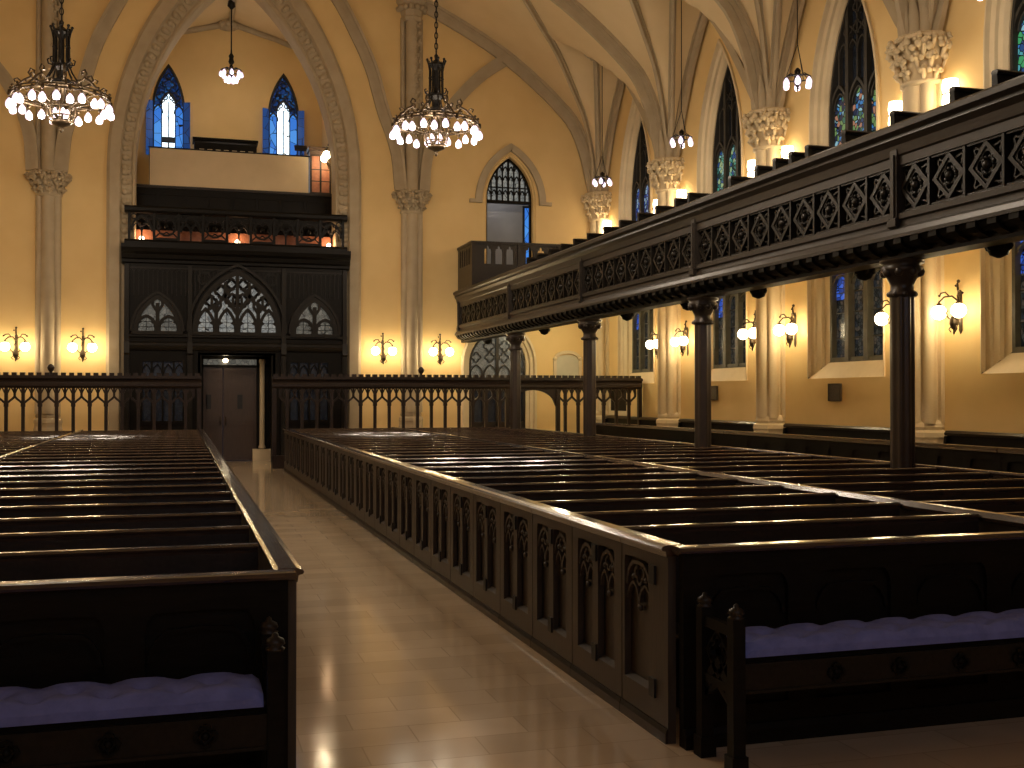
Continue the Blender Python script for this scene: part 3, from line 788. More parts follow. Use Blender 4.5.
wpart('rail_post', st, M['black'], lr)
wpart('clip', MB().box(1.40, 1.47, 32.96, 33.0, 7.8, 7.9), M['hinge'], lr)
og = thing('organ_console', 'long black organ console with a row of pale stop labels above the banner', 'organ console', (1.28, 34.2, 5.84))
o_ = MB(); o_.prism([(33.7,5.84),(34.7,5.84),(34.7,9.42),(34.05,9.42),(33.95,9.3),(33.95,8.95),(33.7,8.9)], 'x', .38, 2.18); o_.box(.33,2.23,34.0,34.75,9.40,9.47)
wpart('case', o_, M['black'], og)
for i in range(7):
    wpart('stop_panel', MB().box(.52+i*.235, .66+i*.235, 33.93, 33.95, 9.03, 9.11), M['cream'], og, 'pale panel on the black console')
oc = thing('loft_cupboard', 'brown cupboard with reflection-tinted glass panes at the end of the upper loft', 'cupboard', (4.0, 33.7, 5.84))
c_ = MB(); c_.box(3.70, 4.34, 33.5, 34.0, 5.84, 9.16); c_.box(3.66, 4.345, 33.44, 34.05, 9.16, 9.28)
wpart('case', c_, M['door'], oc)
gf = frame((0,33.5,0),(1,0,0),(0,-1,0))
for i in range(2):
    d = MB(); x0 = 3.74 + i*.29; d.ribbon(gf, [(x0,7.9),(x0,9.02),(x0+.27,9.02),(x0+.27,7.9)], .035, 0, .03, True)
    for z in (8.25, 8.6): d.ribbon(gf, [(x0,z),(x0+.27,z)], .025, 0, .025)
    q = wpart('glazed_door', d, M['wood'], oc); obj('pane', MB().box(x0, x0+.27, 33.485, 33.495, 7.9, 9.02), M['rust'], q, tuple(oc['_off']))  # pane colour stands in for lamps reflected in the glass
# stands beside the tower windows
for x, lab in ((-.36, 'thin dark music stand in front of a tall blue tower window, away from the cupboard'), (3.62, 'thin dark music stand beside the tall blue tower window next to the cupboard')):
    ms = thing('music_stand', lab, 'music stand', (x, 35.3, 5.84))
    obj('stand_pole', MB().tube([(0,0,0),(0,0,3.75)], .02, 6), M['hinge'], ms)
    obj('desk', MB().prism([(-.1,3.66),(.12,3.86),(.12,3.89),(-.1,3.69)], 'x', -.2, .2), M['hinge'], ms)
    ft = MB()
    for j in range(3): ft.tube([(0,0,.2),(.3*math.cos(j*2.1),.3*math.sin(j*2.1),.015)], .014, 5)
    obj('tripod_foot', ft, M['hinge'], ms)

# ---- right-hand doors on the back wall
d2 = sroot('door_2', (8.95, YB, 0)); f2 = frame((0, YB, 0), (1,0,0), (0,-1,0)); rv = MB()
q = lambda w, r, s=2.75: contour(arch(w, s, r, 10, 8.95), 0)
steps(rv, f2, [(q(1.15,1.35),0),(q(1.15,1.35),.05),(q(1.08,1.26),.07),(q(1.05,1.22),-.02),(q(.97,1.12),-.04),(q(.95,1.1),-.12),(q(.87,1.0),-.14),(q(.85,.98),-.3)])
wpart('stone_surround', rv, M['trim'], d2)
lf = MB(); A = arch(.85, 2.75, .98, 10, 8.95)
lf.ribbon(f2, contour(A, 0), .1, -.28, -.18); lf.ribbon(f2, [(8.95,0),(8.95,3.7)], .09, -.28, -.17); lf.ribbon(f2, [(8.1,2.2),(9.8,2.2)], .14, -.28, -.16)
for i in range(4):
    c = 8.95 - .6375 + .425*i; lf.ribbon(f2, arch(.19, 2.42, .3, 5, c), .04, -.28, -.18)
    lf.ribbon(f2, foil(c, 2.95, .14), .03, -.28, -.19, True)
for i in (-1, 1): lf.ribbon(f2, foil(8.95+i*.24, 3.28, .16), .03, -.28, -.19, True)
lf.box(8.1, 9.8, YB+.22, YB+.26, 0, 1.0)
for i in range(3): lf.ribbon(f2, [(8.525+.425*i,0),(8.525+.425*i,2.2)], .06, -.28, -.18)
lf.ribbon(f2, [(8.1,1.0),(9.8,1.0)], .1, -.28, -.17)
wpart('door_leaf', lf, M['wood'], d2)
obj('upper_pane', MB().add([f2(x, z, -.27) for x, z in contour(A, 2.25)], [tuple(range(len(A)+2))]), M['whited'], d2, tuple(d2['_off']))
obj('lower_pane', MB().box(8.1,9.8,YB+.265,YB+.28,1.,2.25), M['darkpane'], d2, tuple(d2['_off']))
d3 = sroot('door_3', (9.3, YB, 4.9)); rv = MB()
q = lambda w, r: contour(arch(w, 7.6, r, 10, 9.3), 4.9)
steps(rv, f2, [(q(.78,1.36),0),(q(.76,1.33),-.04),(q(.72,1.26),-.06),(q(.70,1.23),-.35)])
wpart('stone_surround', rv, M['plaster'], d3)
hm = MB(); A = arch(.98, 7.5, 1.62, 12, 9.3)
hm.ribbon(f2, A, .2, 0, .10); hm.ribbon(f2, [(8.05,7.5),(8.42,7.5)], .1, 0, .12); hm.ribbon(f2, [(10.18,7.5),(10.55,7.5)], .1, 0, .12)
wpart('hood_mould', hm, M['stone'], d3)
t = MB(); A = arch(.70, 7.6, 1.23, 10, 9.3)
t.ribbon(f2, contour(A, 4.9), .09, -.3, -.2); t.ribbon(f2, [(8.6,7.55),(10.,7.55)], .09, -.3, -.19)
for i in range(1, 8):
    x = 8.6 + .175*i; t.ribbon(f2, [(x,7.6),(x,y_at(A,x))], .055 if i % 2 == 0 else .035, -.28, -.22)
for i in range(8):
    x = 8.6875 + .175*i
    for z in (7.78, 8.2, 8.48):
        if y_at(A, x) > z + .12: t.ribbon(f2, arch(.06, z, .12, 3, x), .03, -.28, -.22)
for i in range(8):
    x = 8.6875 + .175*i
    if y_at(A, x) > 8.0: t.ribbon(f2, [(x-.08,7.98),(x+.08,7.98)], .03, -.28, -.22)
wpart('transom_tracery', t, M['black'], d3)
obj('transom_pane', MB().add([f2(x, z, -.29) for x, z in contour(A, 7.6)], [tuple(range(len(A)+2))]), M['white'], d3, tuple(d3['_off']))
rm = MB(); rm.box(8.3, 8.34, 31.6, 33.2, 4.9, 8.4); rm.box(10.9, 10.94, 31.6, 33.2, 4.9, 8.4); rm.box(8.3, 10.94, 33.0, 33.04, 4.9, 8.4); rm.box(8.3,10.94,31.6,33.04,4.82,4.9); rm.box(8.3,10.94,31.6,33.04,8.4,8.44)
tag(obj('wall_passage', rm, M['grey']), kind='structure')
light('passage_light', (0.0, .9, 3.2), 9, (.9,.9,1.), .1, d3)
t = MB(); fw_ = frame((10.24, 33.0, 0), (1,0,0), (0,-1,0))
t.ribbon(fw_, [(0,5.),(0,7.7),(.5,7.7),(.5,5.)], .06, 0, .05, True); t.ribbon(fw_, [(.2,5.),(.2,7.7)], .04, 0, .04)
window(t, M['darkmull'], [('blue_pane', poly_pane(fw_, [(0,5.),(0,7.7),(.5,7.7),(.5,5.)], .015), M['skyb']), ('pale_pane', poly_pane(fw_, [(.22,5.1),(.22,7.6),(.32,7.6),(.32,5.1)], .02), M['skyw'])])
# wall tablet and notice board
tb_ = thing('wall_tablet', 'grey marble memorial tablet with an arched head on the back wall under the gallery', 'tablet', (11.06, YB, 2.4))
t = MB(); A = flat_arch(.36, 2.88, .16, 6, 11.06); t.ribbon(f2, [(10.66,2.3)] + flat_arch(.40, 2.9, .22, 6, 11.06) + [(11.46,2.3)], .09, 0, .08); t.box(10.58,11.54,YB-.1,YB,2.24,2.32)
for x in (10.66, 11.46): t.ball((x, YB-.05, 2.92), .07, 8, 5)
wpart('tablet_frame', t, M['trim'], tb_); wpart('slab', MB().add([f2(x, z, .03) for x, z in contour(A, 2.3)], [tuple(range(len(A)+2))]), M['marble'], tb_)
nb = thing('notice_board', 'dark notice board in a cream frame beyond the end of the oak rail', 'notice board', (XW, 29.9, 1.3))
fn = frame((XW, 29.9, 0), (0,1,0), (-1,0,0))
wpart('board_frame', MB().ribbon(fn, [(-.68,1.32),(-.68,2.04),(.68,2.04),(.68,1.32)], .13, 0, .05, True), M['cream'], nb)
wpart('board', MB().add([fn(x, z, .03) for x, z in ((-.68,1.32),(-.68,2.04),(.68,2.04),(.68,1.32))], [(0,1,2,3)]), M['black'], nb)
for y0, lab in ((18.85, 'small dark bronze plaque on the wall between the third and fourth iron columns'), (23.98, 'small dark bronze plaque on the wall just past the third iron column')):
    pq = thing('wall_plaque', lab, 'plaque', (XW, y0, 1.71), 'bronze plaques under the side windows')
    fp = frame((0,0,0), (0,1,0), (-1,0,0))
    pm = MB(); pm.add([fp(x, z, d) for d in (0,.03) for x, z in ((-.21,0),(.21,0),(.21,.34),(-.21,.34))], [(0,1,2,3),(4,5,6,7),(0,1,5,4),(1,2,6,5),(2,3,7,6),(3,0,4,7)])
    obj('plate', pm, M['plaque'], pq); obj('plate_rim', MB().ribbon(fp, [(-.2,.01),(-.2,.33),(.2,.33),(.2,.01)], .025, .03, .042, True), M['bronze'], pq)
# ------------------------------------------------------------------ side gallery on iron columns
GX, GY0, GY1 = 7.72, 3.5, YB - .02
gal = thing('side_gallery', 'long dark oak gallery with carved diamond panels carried on iron columns along the side wall', 'gallery', (GX, 17., 3.36))
def along(prof, y0=GY0, y1=GY1):
    return MB().prism([(GX + a, z) for a, z in prof], 'y', y0, y1)
wpart('cap_rail', along([(-.10,4.70),(-.16,4.74),(-.16,4.80),(-.10,4.84),(.16,4.84),(.2,4.80),(.2,4.74),(.1,4.70)]), M['gal'], gal)
wpart('cornice', along([(.04,4.36),(-.03,4.38),(-.03,4.48),(-.05,4.50),(-.07,4.60),(-.12,4.66),(-.10,4.71),(.12,4.71),(.12,4.36)]), M['gal'], gal)
wpart('fascia', along([(.0,3.86),(-.05,3.84),(-.05,3.78),(-.02,3.76),(-.03,3.70),(-.08,3.66),(-.11,3.60),(-.11,3.56),(.12,3.56),(.12,3.86)]), M['gal'], gal)
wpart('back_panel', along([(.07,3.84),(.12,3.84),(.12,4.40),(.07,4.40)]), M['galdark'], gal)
wpart('edge_beam', along([(.08,3.36),(.36,3.36),(.36,3.62),(.08,3.62)]), M['black'], gal)
wpart('cove', along([(-.08,3.56),(-.05,3.50),(.0,3.46),(.09,3.44),(.09,3.56)]), M['black'], gal)
y = GY0 + .1; BRK = MB().prism([(-.10,.16),(-.10,.10),(-.04,.05),(.08,0),(.08,.16)], 'y', 0, .13).mesh('bracket')
while y < GY1 - .1:
    o = obj('bracket', BRK, M['black'], gal); o.location = (0, y - 17., 3.40 - 3.36); y += .3
sf = MB(); sf.prism([(GX+.3,3.5),(XW,4.5),(XW,4.6),(GX+.3,3.6)], 'y', GY0, GY1); wpart('soffit', sf, M['trim'], gal)
dk = MB(); dk.prism([(GX+.1,3.62),(XW,4.62),(XW,5.1),(10.6,5.1),(10.6,4.415),(8.55,4.415),(8.55,3.95),(GX+.1,3.8)], 'y', GY0, 29.55); wpart('raked_deck', dk, M['black'], gal)
posts = [YK[k] - .26 for k in range(0, 6)]
for y in posts:
    if y > 31: continue
    m = MB(); m.box(GX-.07, GX+.05, y-.06, y+.06, 3.68, 4.56); m.box(GX-.09, GX-.07, y-.028, y+.028, 3.74, 4.5)
    m.prism([(GX-.07,3.68),(GX-.1,3.7),(GX-.1,3.78),(GX-.07,3.8)], 'y', y-.075, y+.075)
    wpart('panel_post', m, M['gal'], gal)
fpn = frame((0,0,0), (0,1,0), (-1,0,0)); PW = BAY/9
def frieze():
    t = MB(); h = PW/2; c = .27
    t.ribbon(fpn, [(-h+.02,0),(-h+.02,.53)], .035, -.06, .02); t.ribbon(fpn, [(-h+.04,.52),(h-.02,.52)], .03, -.06, .01); t.ribbon(fpn, [(-h+.04,.01),(h-.02,.01)], .03, -.06, .01)
    r = .225
    t.ribbon(fpn, [(0,c-r),(-r,c),(0,c+r),(r,c)], .045, -.06, .005, True)
    t.ribbon(fpn, foil(0, c, .15, 4, 6), .028, -.06, -.012, True)
    for a in range(4):
        A = a*PI/2 + PI/4
        for j in range(3):
            b = A + (j-1)*.42; rr = (.085, .12, .085)[j]
            t.ball(fpn(rr*math.cos(b), c+rr*math.sin(b), -.035), (.026, .034, .026)[j], 6, 4)
        t.ribbon(fpn, [(.07*math.cos(A), c+.07*math.sin(A)), (.15*math.cos(A), c+.15*math.sin(A))], .018, -.06, -.015)
        q = A; t.ribbon(fpn, foil(.205*math.cos(q), c+.21*math.sin(q), .06, 3, 4, q), .018, -.06, -.02, True)
    t.ball(fpn(0, c, -.015), .05, 8, 5)
    return t
fmz = frieze().mesh('frieze_panel')
for k in range(-1, 6):
    for i in range(9):
        y = (posts[k] if k >= 0 else posts[0] + BAY) - PW*(i+.5)
        if GY0 + .2 < y < GY1 - .15:
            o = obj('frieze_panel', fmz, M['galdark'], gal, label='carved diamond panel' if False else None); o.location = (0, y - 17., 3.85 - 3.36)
for k in range(0, 6):
    for dy in (-1.2, 1.2):
        y = YK[k] + dy
        if y > 31: continue
        for yy in (y,):
            pd = MB().lathe([(.02,-.2),(.09,-.17),(.13,-.08),(.12,-.03),(.07,0),(.07,.1)], (GX+.55, yy, 3.46), 10)
            for j in range(6):
                a = j*PI/3; pd.ball((GX+.55+.1*math.cos(a), yy+.1*math.sin(a), 3.38), .05, 6, 4)
            wpart('pendant_boss', pd, M['black'], gal)
# iron columns
cm_ = MB(); cm_.lathe([(.125,.42),(.125,3.0)], (0,0,0), 32, flute=.10, nf=8)
CS = cm_.mesh('column_shaft')
cc = MB(); cc.lathe([(.12,2.93),(.165,2.95),(.165,2.99),(.13,3.02),(.13,3.08),(.15,3.12),(.19,3.2),(.235,3.24),(.235,3.28),(.20,3.30),(.25,3.33),(.25,3.36)], (0,0,0), 16)
for j in range(8):
    a = j*PI/4; cc.ball((.2*math.cos(a), .2*math.sin(a), 3.22), .055, 6, 4); cc.ball((.15*math.cos(a+.4), .15*math.sin(a+.4), 2.97), .03, 6, 4)
CCm = cc.mesh('column_capital')
cb_ = MB(); cb_.lathe([(.24,0),(.24,.18),(.2,.2),(.2,.3),(.22,.33),(.19,.38),(.15,.4),(.13,.44)], (0,0,0), 8, smooth=False); CBm = cb_.mesh('column_base')
names = {1: 'slender fluted iron column at the far end of the gallery, before the traceried arched door', 2: 'slender fluted iron column, second from the back wall, before the arch-headed wall tablet',
         3: 'slender fluted iron column, third from the back wall, between two clusters of lit sconces', 4: 'slender fluted iron column, tallest in view and fourth from the back wall'}
c0 = None
for k in range(1, 5):
    loc = (7.95, YK[k] + (.1 if k == 1 else 0), 0)
    if c0 is None:
        c0 = thing('iron_column', names[k], 'column', loc, 'iron columns under the gallery')
        obj('column_shaft', CS, M['column'], c0); obj('column_capital', CCm, M['column'], c0); obj('column_base', CBm, M['column'], c0)
    else: dup(c0, loc, names[k])
# landing balustrade at the far end
lb = thing('landing_balustrade', 'dark oak landing enclosure with trefoil openings in front of the upper arched door', 'balustrade', (GX, 29.7, 4.8))
g = frame((0, 29.7, 0), (1,0,0), (0,-1,0)); gs = frame((GX+.05, 0, 0), (0,1,0), (-1,0,0))
HZ = lambda c: [(c-.105,5.82),(c-.09,5.9),(c-.04,5.9),(c-.035,5.96),(c,6.0),(c+.035,5.96),(c+.04,5.9),(c+.09,5.9),(c+.105,5.82)]
cs = [8.17,8.49,8.81,9.38,9.72,10.06,10.5,10.8]
w = MB(); holes = [(HZ(c), 5.48) for c in cs]
for d in (0, .06): holed(w, g, GX+.05, 11.2, 4.86, 6.0+.03, holes, d)
for pts, sl in holes: steps(w, g, [(contour(pts, sl), .06), (contour(pts, sl), 0)])
wpart('front_panel', w, M['wood'], lb)
s_ = MB(); sc = [29.95,30.2,30.45,30.7,30.95]
holes = [([(c-.07,5.9),(c,5.98),(c+.07,5.9)], 5.48) for c in sc]
for d in (0, .06): holed(s_, gs, 29.66, YB, 4.86, 6.03, holes, d)
for pts, sl in holes: steps(s_, gs, [(contour(pts, sl), .06), (contour(pts, sl), 0)])
wpart('side_panel', s_, M['wood'], lb)
r = MB(); r.box(GX-.04, 11.2, 29.6, 29.78, 6.03, 6.1); r.box(GX-.04, GX+.12, 29.78, YB, 6.03, 6.1); wpart('hand_rail', r, M['wood'], lb)
for x in (GX+.05, 9.1, 10.28): wpart('post', MB().box(x-.07, x+.07, 29.6, 29.74, 4.86, 6.03), M['wood'], lb)
# unseen lamp added under the gallery to brighten the corner bay
sl = thing('ceiling_lamp', 'added unseen lamp under the gallery ceiling in the corner by the back wall', 'lamp', (10.2, 29.3, 4.02))
obj('lamp_rim', MB().lathe([(.16,0),(.18,-.03),(.15,-.06)], (0,0,0), 16), M['bronze'], sl); obj('lamp_shade', MB().ball((0,0,-.06), .14, 14, 6, (1,1,.5)), M['lamp'], sl)
light('ceiling_lamp_light', (0,0,-.22), 70, (1,.93,.62), .12, sl)
# gallery pews
gp = None
ORD = ['first','second','third','fourth','fifth','sixth','seventh','eighth','ninth','tenth','eleventh','twelfth','thirteenth','fourteenth','fifteenth','sixteenth','seventeenth','eighteenth','nineteenth','twentieth','twenty-first','twenty-second','twenty-third','twenty-fourth','twenty-fifth','twenty-sixth','twenty-seventh','twenty-eighth']
gy = [9.3,10.24,10.95,12.09,13.17,14.10,14.56,15.02,15.58,16.45,18.0,18.55,19.4,20.26,21.2,22.1,23.1,24.0,24.9,25.8,26.7,27.6]
for i, y in enumerate(gy):
    lab = 'dark oak gallery pew above the carved gallery front, %s from the near end' % ORD[i]
    z0 = 4.42
    if gp is None:
        gp = thing('gallery_pew', lab, 'pew', (8.68, y, z0), 'pews up in the side gallery')
        obj('backrest', MB().prism([(-.02,.33),(.02,.33),(.03,.97),(-.01,.97)], 'x', .03, 1.75), M['black'], gp)
        obj('cap_rail', MB().prism([(-.04,.96),(.05,.96),(.06,.99),(.04,1.01),(-.03,1.01),(-.05,.99)], 'x', -.02, 1.75), M['wood'], gp)
        obj('end_panel', MB().prism([(-.40,0),(.04,0),(.05,.98),(-.03,.98),(-.06,.72),(-.34,.62),(-.40,.52)], 'x', -.02, .03), M['black'], gp)
        obj('seat', MB().box(.03, 1.75, -.38, -.02, .33, .37), M['black'], gp)
    else: dup(gp, (8.68, y, z0), lab)
# ------------------------------------------------------------------ box pews
PITCH = .84; HP = 1.03; OFF = .28
def door_mesh(wd):
    """aisle door of a pew, local y from -wd to 0, outward = -x"""
    fr = frame((0,0,0), (0,1,0), (-1,0,0)); t = MB()
    n = 2 if wd > .8 else 1
    hw = (wd - .09*(n+1) - .04) / n / 2
    cs = [-wd + .11 + hw + i*(2*hw + .09) for i in range(n)] if n == 2 else [-.215]
    if n == 1: hw = .17
    holes = [(arch(hw, .86, .05, 3, c), .22) for c in cs]
    holed(t, fr, -wd, -.012, .08, .965, holes, .045)
    holed(t, fr, -wd, -.012, .0, .97, [], 0.0)
    for pts, sl in holes:
        steps(t, fr, [(contour(pts, sl), .045), (contour(pts, sl), .006)])
        t.strip([fr(pts[0][0], sl, .045), fr(pts[-1][0], sl, .045)], [fr(pts[0][0], sl+.02, .006), fr(pts[-1][0], sl+.02, .006)])
    for y in (-wd, -.012): t.add([fr(y,.0,0), fr(y,.0,.045), fr(y,.97,.045), fr(y,.97,0)], [(0,1,2,3)])
    tr = MB()
    for c in cs:
        tr.ribbon(fr, arch(hw*.95, .74, .14, 5, c), .022, .006, .036)
        for s in (-1, 1):
            tr.ribbon(fr, arch(hw*.45, .66, .1, 4, c + s*hw*.48), .016, .006, .03)
            tr.ball(fr(c + s*hw*.5, .79, .02), .018, 6, 4)
        tr.ribbon(fr, foil(c, .82, hw*.36), .014, .006, .028, True); tr.ball(fr(c, .63, .02), .02, 6, 4)
    h1 = MB(); h2 = MB()
    yc = -wd/2 - .0
    if n == 2: yc = (cs[0] + cs[1]) / 2
    else: yc = cs[0] - hw - .06
    for h, z in ((h1, .80), (h2, .20)): h.add([fr(x, zz, d) for d in (.0,.058) for x, zz in ((yc-.035,z),(yc+.035,z),(yc+.035,z+.1),(yc-.035,z+.1))], [(4,5,6,7),(0,1,5,4),(1,2,6,5),(2,3,7,6),(3,0,4,7)])
    kb = MB(); kb.prism([(-.058,0),(-.058,.05),(-.05,.075),(0,.085),(0,0)], 'y', -wd+.003, -.003)
    cp = MB(); cp.prism([(-.05,.965),(-.055,.995),(-.075,1.0),(-.08,1.01),(-.07,1.022),(-.045,1.03),(.035,1.03),(.05,1.015),(.045,1.0),(.03,.99),(.03,.965)], 'y', -wd+.004, -.004)
    out = (t, tr, h1, h2, kb, cp)
    for m in out: m.v = [(x, y - OFF, z) for x, y, z in m.v]
    return out
def mirror_x(mb):
    m = MB(); m.v = [(-x, y, z) for x, y, z in mb.v]; m.f = list(mb.f); m.sm = list(mb.sm); return m
def pew_proto(label, loc, L, sx, door, group, wd=PITCH):
    """sx = direction from the aisle end into the block"""
    r = thing('box_pew', label, 'pew', loc, group)
    X = lambda a, b: (min(sx*a, sx*b), max(sx*a, sx*b))
    obj('backrest', MB().prism([(-.075,.12),(-.04,.12),(.012,.975),(-.02,.975)], 'x', *X(.058, L - .01)), M['wood'], r)
    obj('cap_rail', MB().prism([(-.02,.97),(.012,.97),(.014,.992),(.03,.996),(.033,1.008),(.02,1.02),(-.022,1.02),(-.036,1.008),(-.033,.996),(-.02,.992)], 'x', *X(.058, L - .01)), M['cap'], r)
    obj('seat', MB().prism([(-.46,.42),(-.48,.44),(-.46,.46),(-.07,.44),(-.07,.41)], 'x', *X(.06, L - .01)), M['wood'], r)
    sp_ = MB()
    for f in (.12, .5, .88): sp_.box(*X(L*f - .02, L*f + .02), -.42, -.08, 0, .41)
    obj('seat_support', sp_, M['wood'], r)
    if door:
        t, tr, h1, h2, kb, cp = door_mesh(wd)
        fl_ = (lambda m: m) if sx > 0 else mirror_x
        d = obj('door', fl_(t), M['woodz'], r); obj('tracery', fl_(tr), M['woodz'], d); obj('hinge', fl_(h1), M['hinge'], d, label='black iron hinge'); obj('hinge', fl_(h2), M['hinge'], d, label='black iron hinge')
        obj('kick_board', fl_(kb), M['wood'], r); obj('door_cap', fl_(cp), M['cap'], r)
    return r
R0, L0 = 6.2, 6.05; NR = 26
YR, YL = 5.2, 4.98
def block(x, L, sx, y0, door, txt, group, yf):
    p = None
    for i in range(NR):
        y = y0 + PITCH*i
        lab = txt % ORD[i]
        if i == 0: pew_proto(lab, (x, y, 0), L, sx, door, group, y0 - OFF - yf - .09)
        elif i == 1: p = pew_proto(lab, (x, y, 0), L, sx, door, group)
        else: dup(p, (x, y, 0), lab)
block(2.47, 2.62, 1, R0, True, 'dark box pew, %s row from the front, between the aisle and the gallery-side rail', 'box pews between aisle and gallery-side rail', YR)
block(8.03, 2.84, -1, R0, True, 'dark box pew, %s row from the front, in the block beside the iron columns', 'box pews by the iron columns', YR)
block(.46, 2.61, -1, L0, True, 'dark box pew, %s row from the front, across the aisle from the gallery side', 'box pews across the aisle from the gallery', YL)
block(-2.25, 2.6, -1, L0, False, 'dark box pew, %s row from the front, beyond the rail opposite the gallery', 'box pews beyond the rail opposite the gallery', YL)
def far_end(x, y, sx, lab):
    t, tr, h1, h2, kb, cp = door_mesh(.5); fl_ = (lambda m: m) if sx > 0 else mirror_x
    r = thing('pew_end_panel', lab, 'pew panel', (x, y + .5, 0))
    d = obj('panel', fl_(t), M['woodz'], r); obj('tracery', fl_(tr), M['woodz'], d)
    obj('kick_board', fl_(kb), M['wood'], r); obj('panel_cap', fl_(cp), M['cap'], r)
yl = PITCH*(NR-1)
far_end(2.47, R0 + yl, 1, 'narrow oak end panel closing the far end of the aisle pews on the gallery side')
far_end(.46, L0 + yl, -1, 'narrow oak end panel closing the far end of the aisle pews opposite the gallery')
# long capped partitions between the blocks
for x, y0, y1, lab in ((5.13, YR, 27.65, 'long polished rail dividing the two pew blocks on the gallery side'), (-2.18, YL, 27.5, 'long polished rail dividing the two pew blocks opposite the gallery')):
    r = thing('pew_partition', lab, 'partition', (x, (y0+y1)/2, 0))
    wpart('partition_board', MB().box(x-.02, x+.02, y0+.04, y1, 0, .98), M['wood'], r)
    q = y0 + .03
    while q < y1:
        e = min(q + 4.2, y1)
        wpart('cap_rail', MB().prism([(x-.035,.975),(x-.045,1.0),(x-.03,1.035),(x+.03,1.035),(x+.045,1.0),(x+.035,.975)], 'y', q, e - .006), M['cap'], r)
        q = e
# front panels facing the chancel
def front(x0, x1, y, lab):
    r = thing('pew_screen', lab, 'pew screen', ((x0+x1)/2, y, 0)); fr = frame((0, y, 0), (1,0,0), (0,-1,0)); t = MB()
    n = max(2, round((x1-x0)/.62)); pw_ = (x1-x0-.12)/n
    holes = [(arch(pw_*.37, .78, .1, 4, x0+.06+pw_*(i+.5)), .2) for i in range(n)]
    holed(t, fr, x0, x1, 0, .99, holes, .0); holed(t, fr, x0, x1, 0, .99, [], -.03); holed(t, fr, x0, x1, 0, .99, [], -.05)
    for pts, sl in holes: steps(t, fr, [(contour(pts, sl), 0), (contour(pts, sl), -.03)]); t.ribbon(fr, arch(pw_*.34, .66, .14, 4, pts[len(pts)//2][0]), .02, -.03, -.008)
    for x in (x0, x1): t.add([fr(x,0,0), fr(x,0,-.05), fr(x,.99,-.05), fr(x,.99,0)], [(0,1,2,3)])
    wpart('panelling', t, M['black'], r)  # near-black colour carries the shade on this unlit face
    cp = MB().prism([(y-.006,.988),(y-.012,.992),(y-.03,.998),(y-.036,1.01),(y-.025,1.025),(y-.01,1.03),(y+.06,1.03),(y+.08,1.0),(y+.06,.988)], 'x', x0-.03, x1+.03)
    wpart('cap_rail', cp, M['cap'], r)
    wpart('plinth', MB().prism([(y-.03,0),(y-.03,.07),(y-.015,.1),(y,.1),(y,0)], 'x', x0, x1), M['black'], r)
front(2.47, 5.10, YR, 'dark panelled oak screen behind the long blue-cushioned bench on the gallery side')
front(5.16, 8.01, YR, 'dark panelled oak screen fronting the pew block beside the iron columns')
front(-2.14, .46, YL, 'dark panelled oak screen behind the cushioned bench opposite the gallery side')
front(-4.9, -2.22, YL, 'dark panelled oak screen fronting the pew block beyond the rail opposite the gallery')

